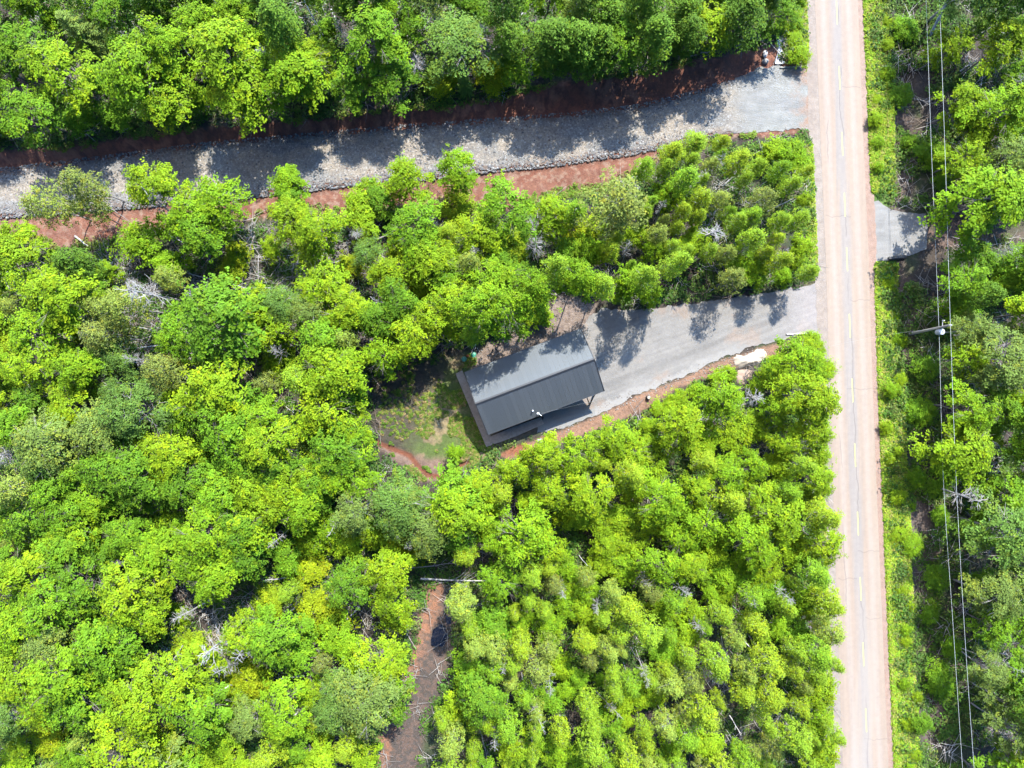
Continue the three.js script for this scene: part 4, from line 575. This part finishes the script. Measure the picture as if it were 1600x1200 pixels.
  // crumpled pale lining of the drain at the track mouth
  { const P = [], I = [], n = 14, mm = 26, A = [gx(1219), gz(58)], B = [gx(1219), gz(101)]; for (let j = 0; j <= mm; j++) for (let i = 0; i <= n; i++) { const v = j / mm, u = i / n - 0.5, w = 1.35 * (0.85 + 0.3 * noise(v * 5, 2)), x = A[0] + u * w + 0.25 * Math.sin(v * 4), z = lerp(A[1], B[1], v); P.push(x, 0.1 + 0.5 * u * u + 0.16 * fbm(x * 3.5, z * 1.3, 3), z); } for (let j = 0; j < mm; j++) for (let i = 0; i < n; i++) { const a = j * (n + 1) + i; I.push(a, a + n + 1, a + 1, a + 1, a + n + 1, a + n + 2); } const g = new THREE.BufferGeometry(); g.setAttribute('position', new THREE.Float32BufferAttribute(P, 3)); g.setIndex(I); g.computeVertexNormals(); const q = part('drain_lining', g, std(0.55, 0.58, 0.64, 0.6)); q.material.side = THREE.DoubleSide; tag(q, 'crumpled pale blue white lining in the drain at the track mouth', 'lining'); }
}

// ------------------------------------------------------------------ labels: each thing named by its look and by what it stands next to
const MARKS = [
  ['the pale track mouth boulders', 1194, 92], ['the grey trackside brush heap', 640, 118], ['the white leaning snag', 493, 35], ['the thick toppled trunks', 805, 45], ['the paired lime track shrubs', 728, 143], ['the widest shaded red bank', 1000, 128], ['the tall top edge firs', 1090, 40],
  ['the western red bank end', 70, 236], ['the sunlit red bank bend', 330, 200], ['the aspens over the gravel', 115, 305], ['the round red bank maple', 635, 282], ['the stout grey log', 270, 370], ['the thin crossed poles', 415, 425], ['the grey middle wood dead tree', 835, 385], ['the dead tree behind the driveway', 1115, 355], ['the soil gap behind the driveway', 1090, 445],
  ['the western brush heap', 215, 455], ['the largest western maple', 345, 505], ['the pale bent log', 222, 543], ['the green covers behind the barn', 732, 557], ['the straw pale birch', 467, 598], ['the brown clearing corner', 590, 620], ['the rust red rill', 640, 715], ['the western larches', 180, 655], ['the western edge dead crown', 12, 730], ['the dark western maple hollow', 225, 812],
  ['the long forked fallen log', 710, 907], ['the upper rust brown trail', 680, 940], ['the dark puddle', 688, 1008], ['the lower trail end', 625, 1150], ['the straw coloured brush heap', 338, 1005], ['the long grey leaning trunk', 198, 1047], ['the lime slanting log shrub', 495, 955], ['the blue green larch clump', 560, 1098], ['the lowest western woods corner', 60, 1120], ['the slim leaning trunks', 240, 950],
  ['the cream sand heap', 1172, 560], ['the black stump', 1012, 622], ['the flat pale rock', 850, 692], ['the fifth yellow dash', 1290, 405], ['the eighth yellow dash', 1300, 711], ['the tenth yellow dash', 1310, 920], ['the lowest yellow dash', 1315, 1125], ['the hollow below the stump', 1060, 720], ['the slim white birch trunk', 1175, 1016], ['the dark birch brush gap', 1150, 1130], ['the southern maple heart', 900, 790], ['the southern birch heart', 920, 1000], ['the lower birch edge', 900, 1170], ['the track mouth weeds', 1220, 210],
  ['the pale wire side trunk', 1472, 25], ['the brown padside ditch', 1408, 300], ['the roadside gravel pad', 1400, 365], ['the shaded dirt path', 1540, 362], ['the utility pole', 1470, 512], ['the culvert ditch', 1405, 450], ['the bare white branches', 1500, 772], ['the brown ditch patch', 1445, 830], ['the lower wire bend', 1500, 1000], ['the last wire stretch', 1518, 1170], ['the big dirt path maple', 1540, 307], ['the middle of the wires', 1480, 640], ['the upper verge', 1385, 120], ['the lower verge', 1405, 950],
];
const ORD = ['first', 'second', 'third', 'fourth', 'fifth', 'sixth', 'seventh', 'eighth', 'ninth', 'tenth', 'eleventh', 'twelfth', 'thirteenth', 'fourteenth', 'fifteenth', 'sixteenth', 'seventeenth', 'eighteenth', 'nineteenth', 'twentieth'];
{ const bins = new Map();
  for (const it of ITEMS) { let b = null, bd = 1e9; for (const m of MARKS) { const d = Math.hypot(m[1] - it.px, m[2] - it.py); if (d < bd) { bd = d; b = m; } }
    const dx = it.px - b[1], dy = it.py - b[2], east = b[1] < 1340; it.dist = bd;
    it.where = bd < 9 ? 'at' : Math.abs(dy) > Math.abs(dx) ? (dy < 0 ? 'above' : 'below') : ((dx > 0) === east ? 'roadward of' : 'on the outer side of');
    const id = it.look + '|' + it.where + '|' + b[0]; it.mark = b[0]; if (!bins.has(id)) bins.set(id, []); bins.get(id).push(it); }
  for (const list of bins.values()) { list.sort((a, b) => a.dist - b.dist); list.forEach((it, i) => tag(it.o, list.length > 1 ? `${ORD[i]} ${it.look} ${it.where} ${it.mark}` : `${it.look} ${it.where} ${it.mark}`, it.cat, it.group)); }
}
for (const it of ITEMS) { const n = it.o.userData.label.split(' ').length; if (n > 16) console.log('long', n, it.o.userData.label); }
console.log('trees and logs', ITEMS.length, JSON.stringify(ITEMS.reduce((a, i) => (a[i.k] = (a[i.k] || 0) + 1, a), {})));
renderer.render(scene, camera);
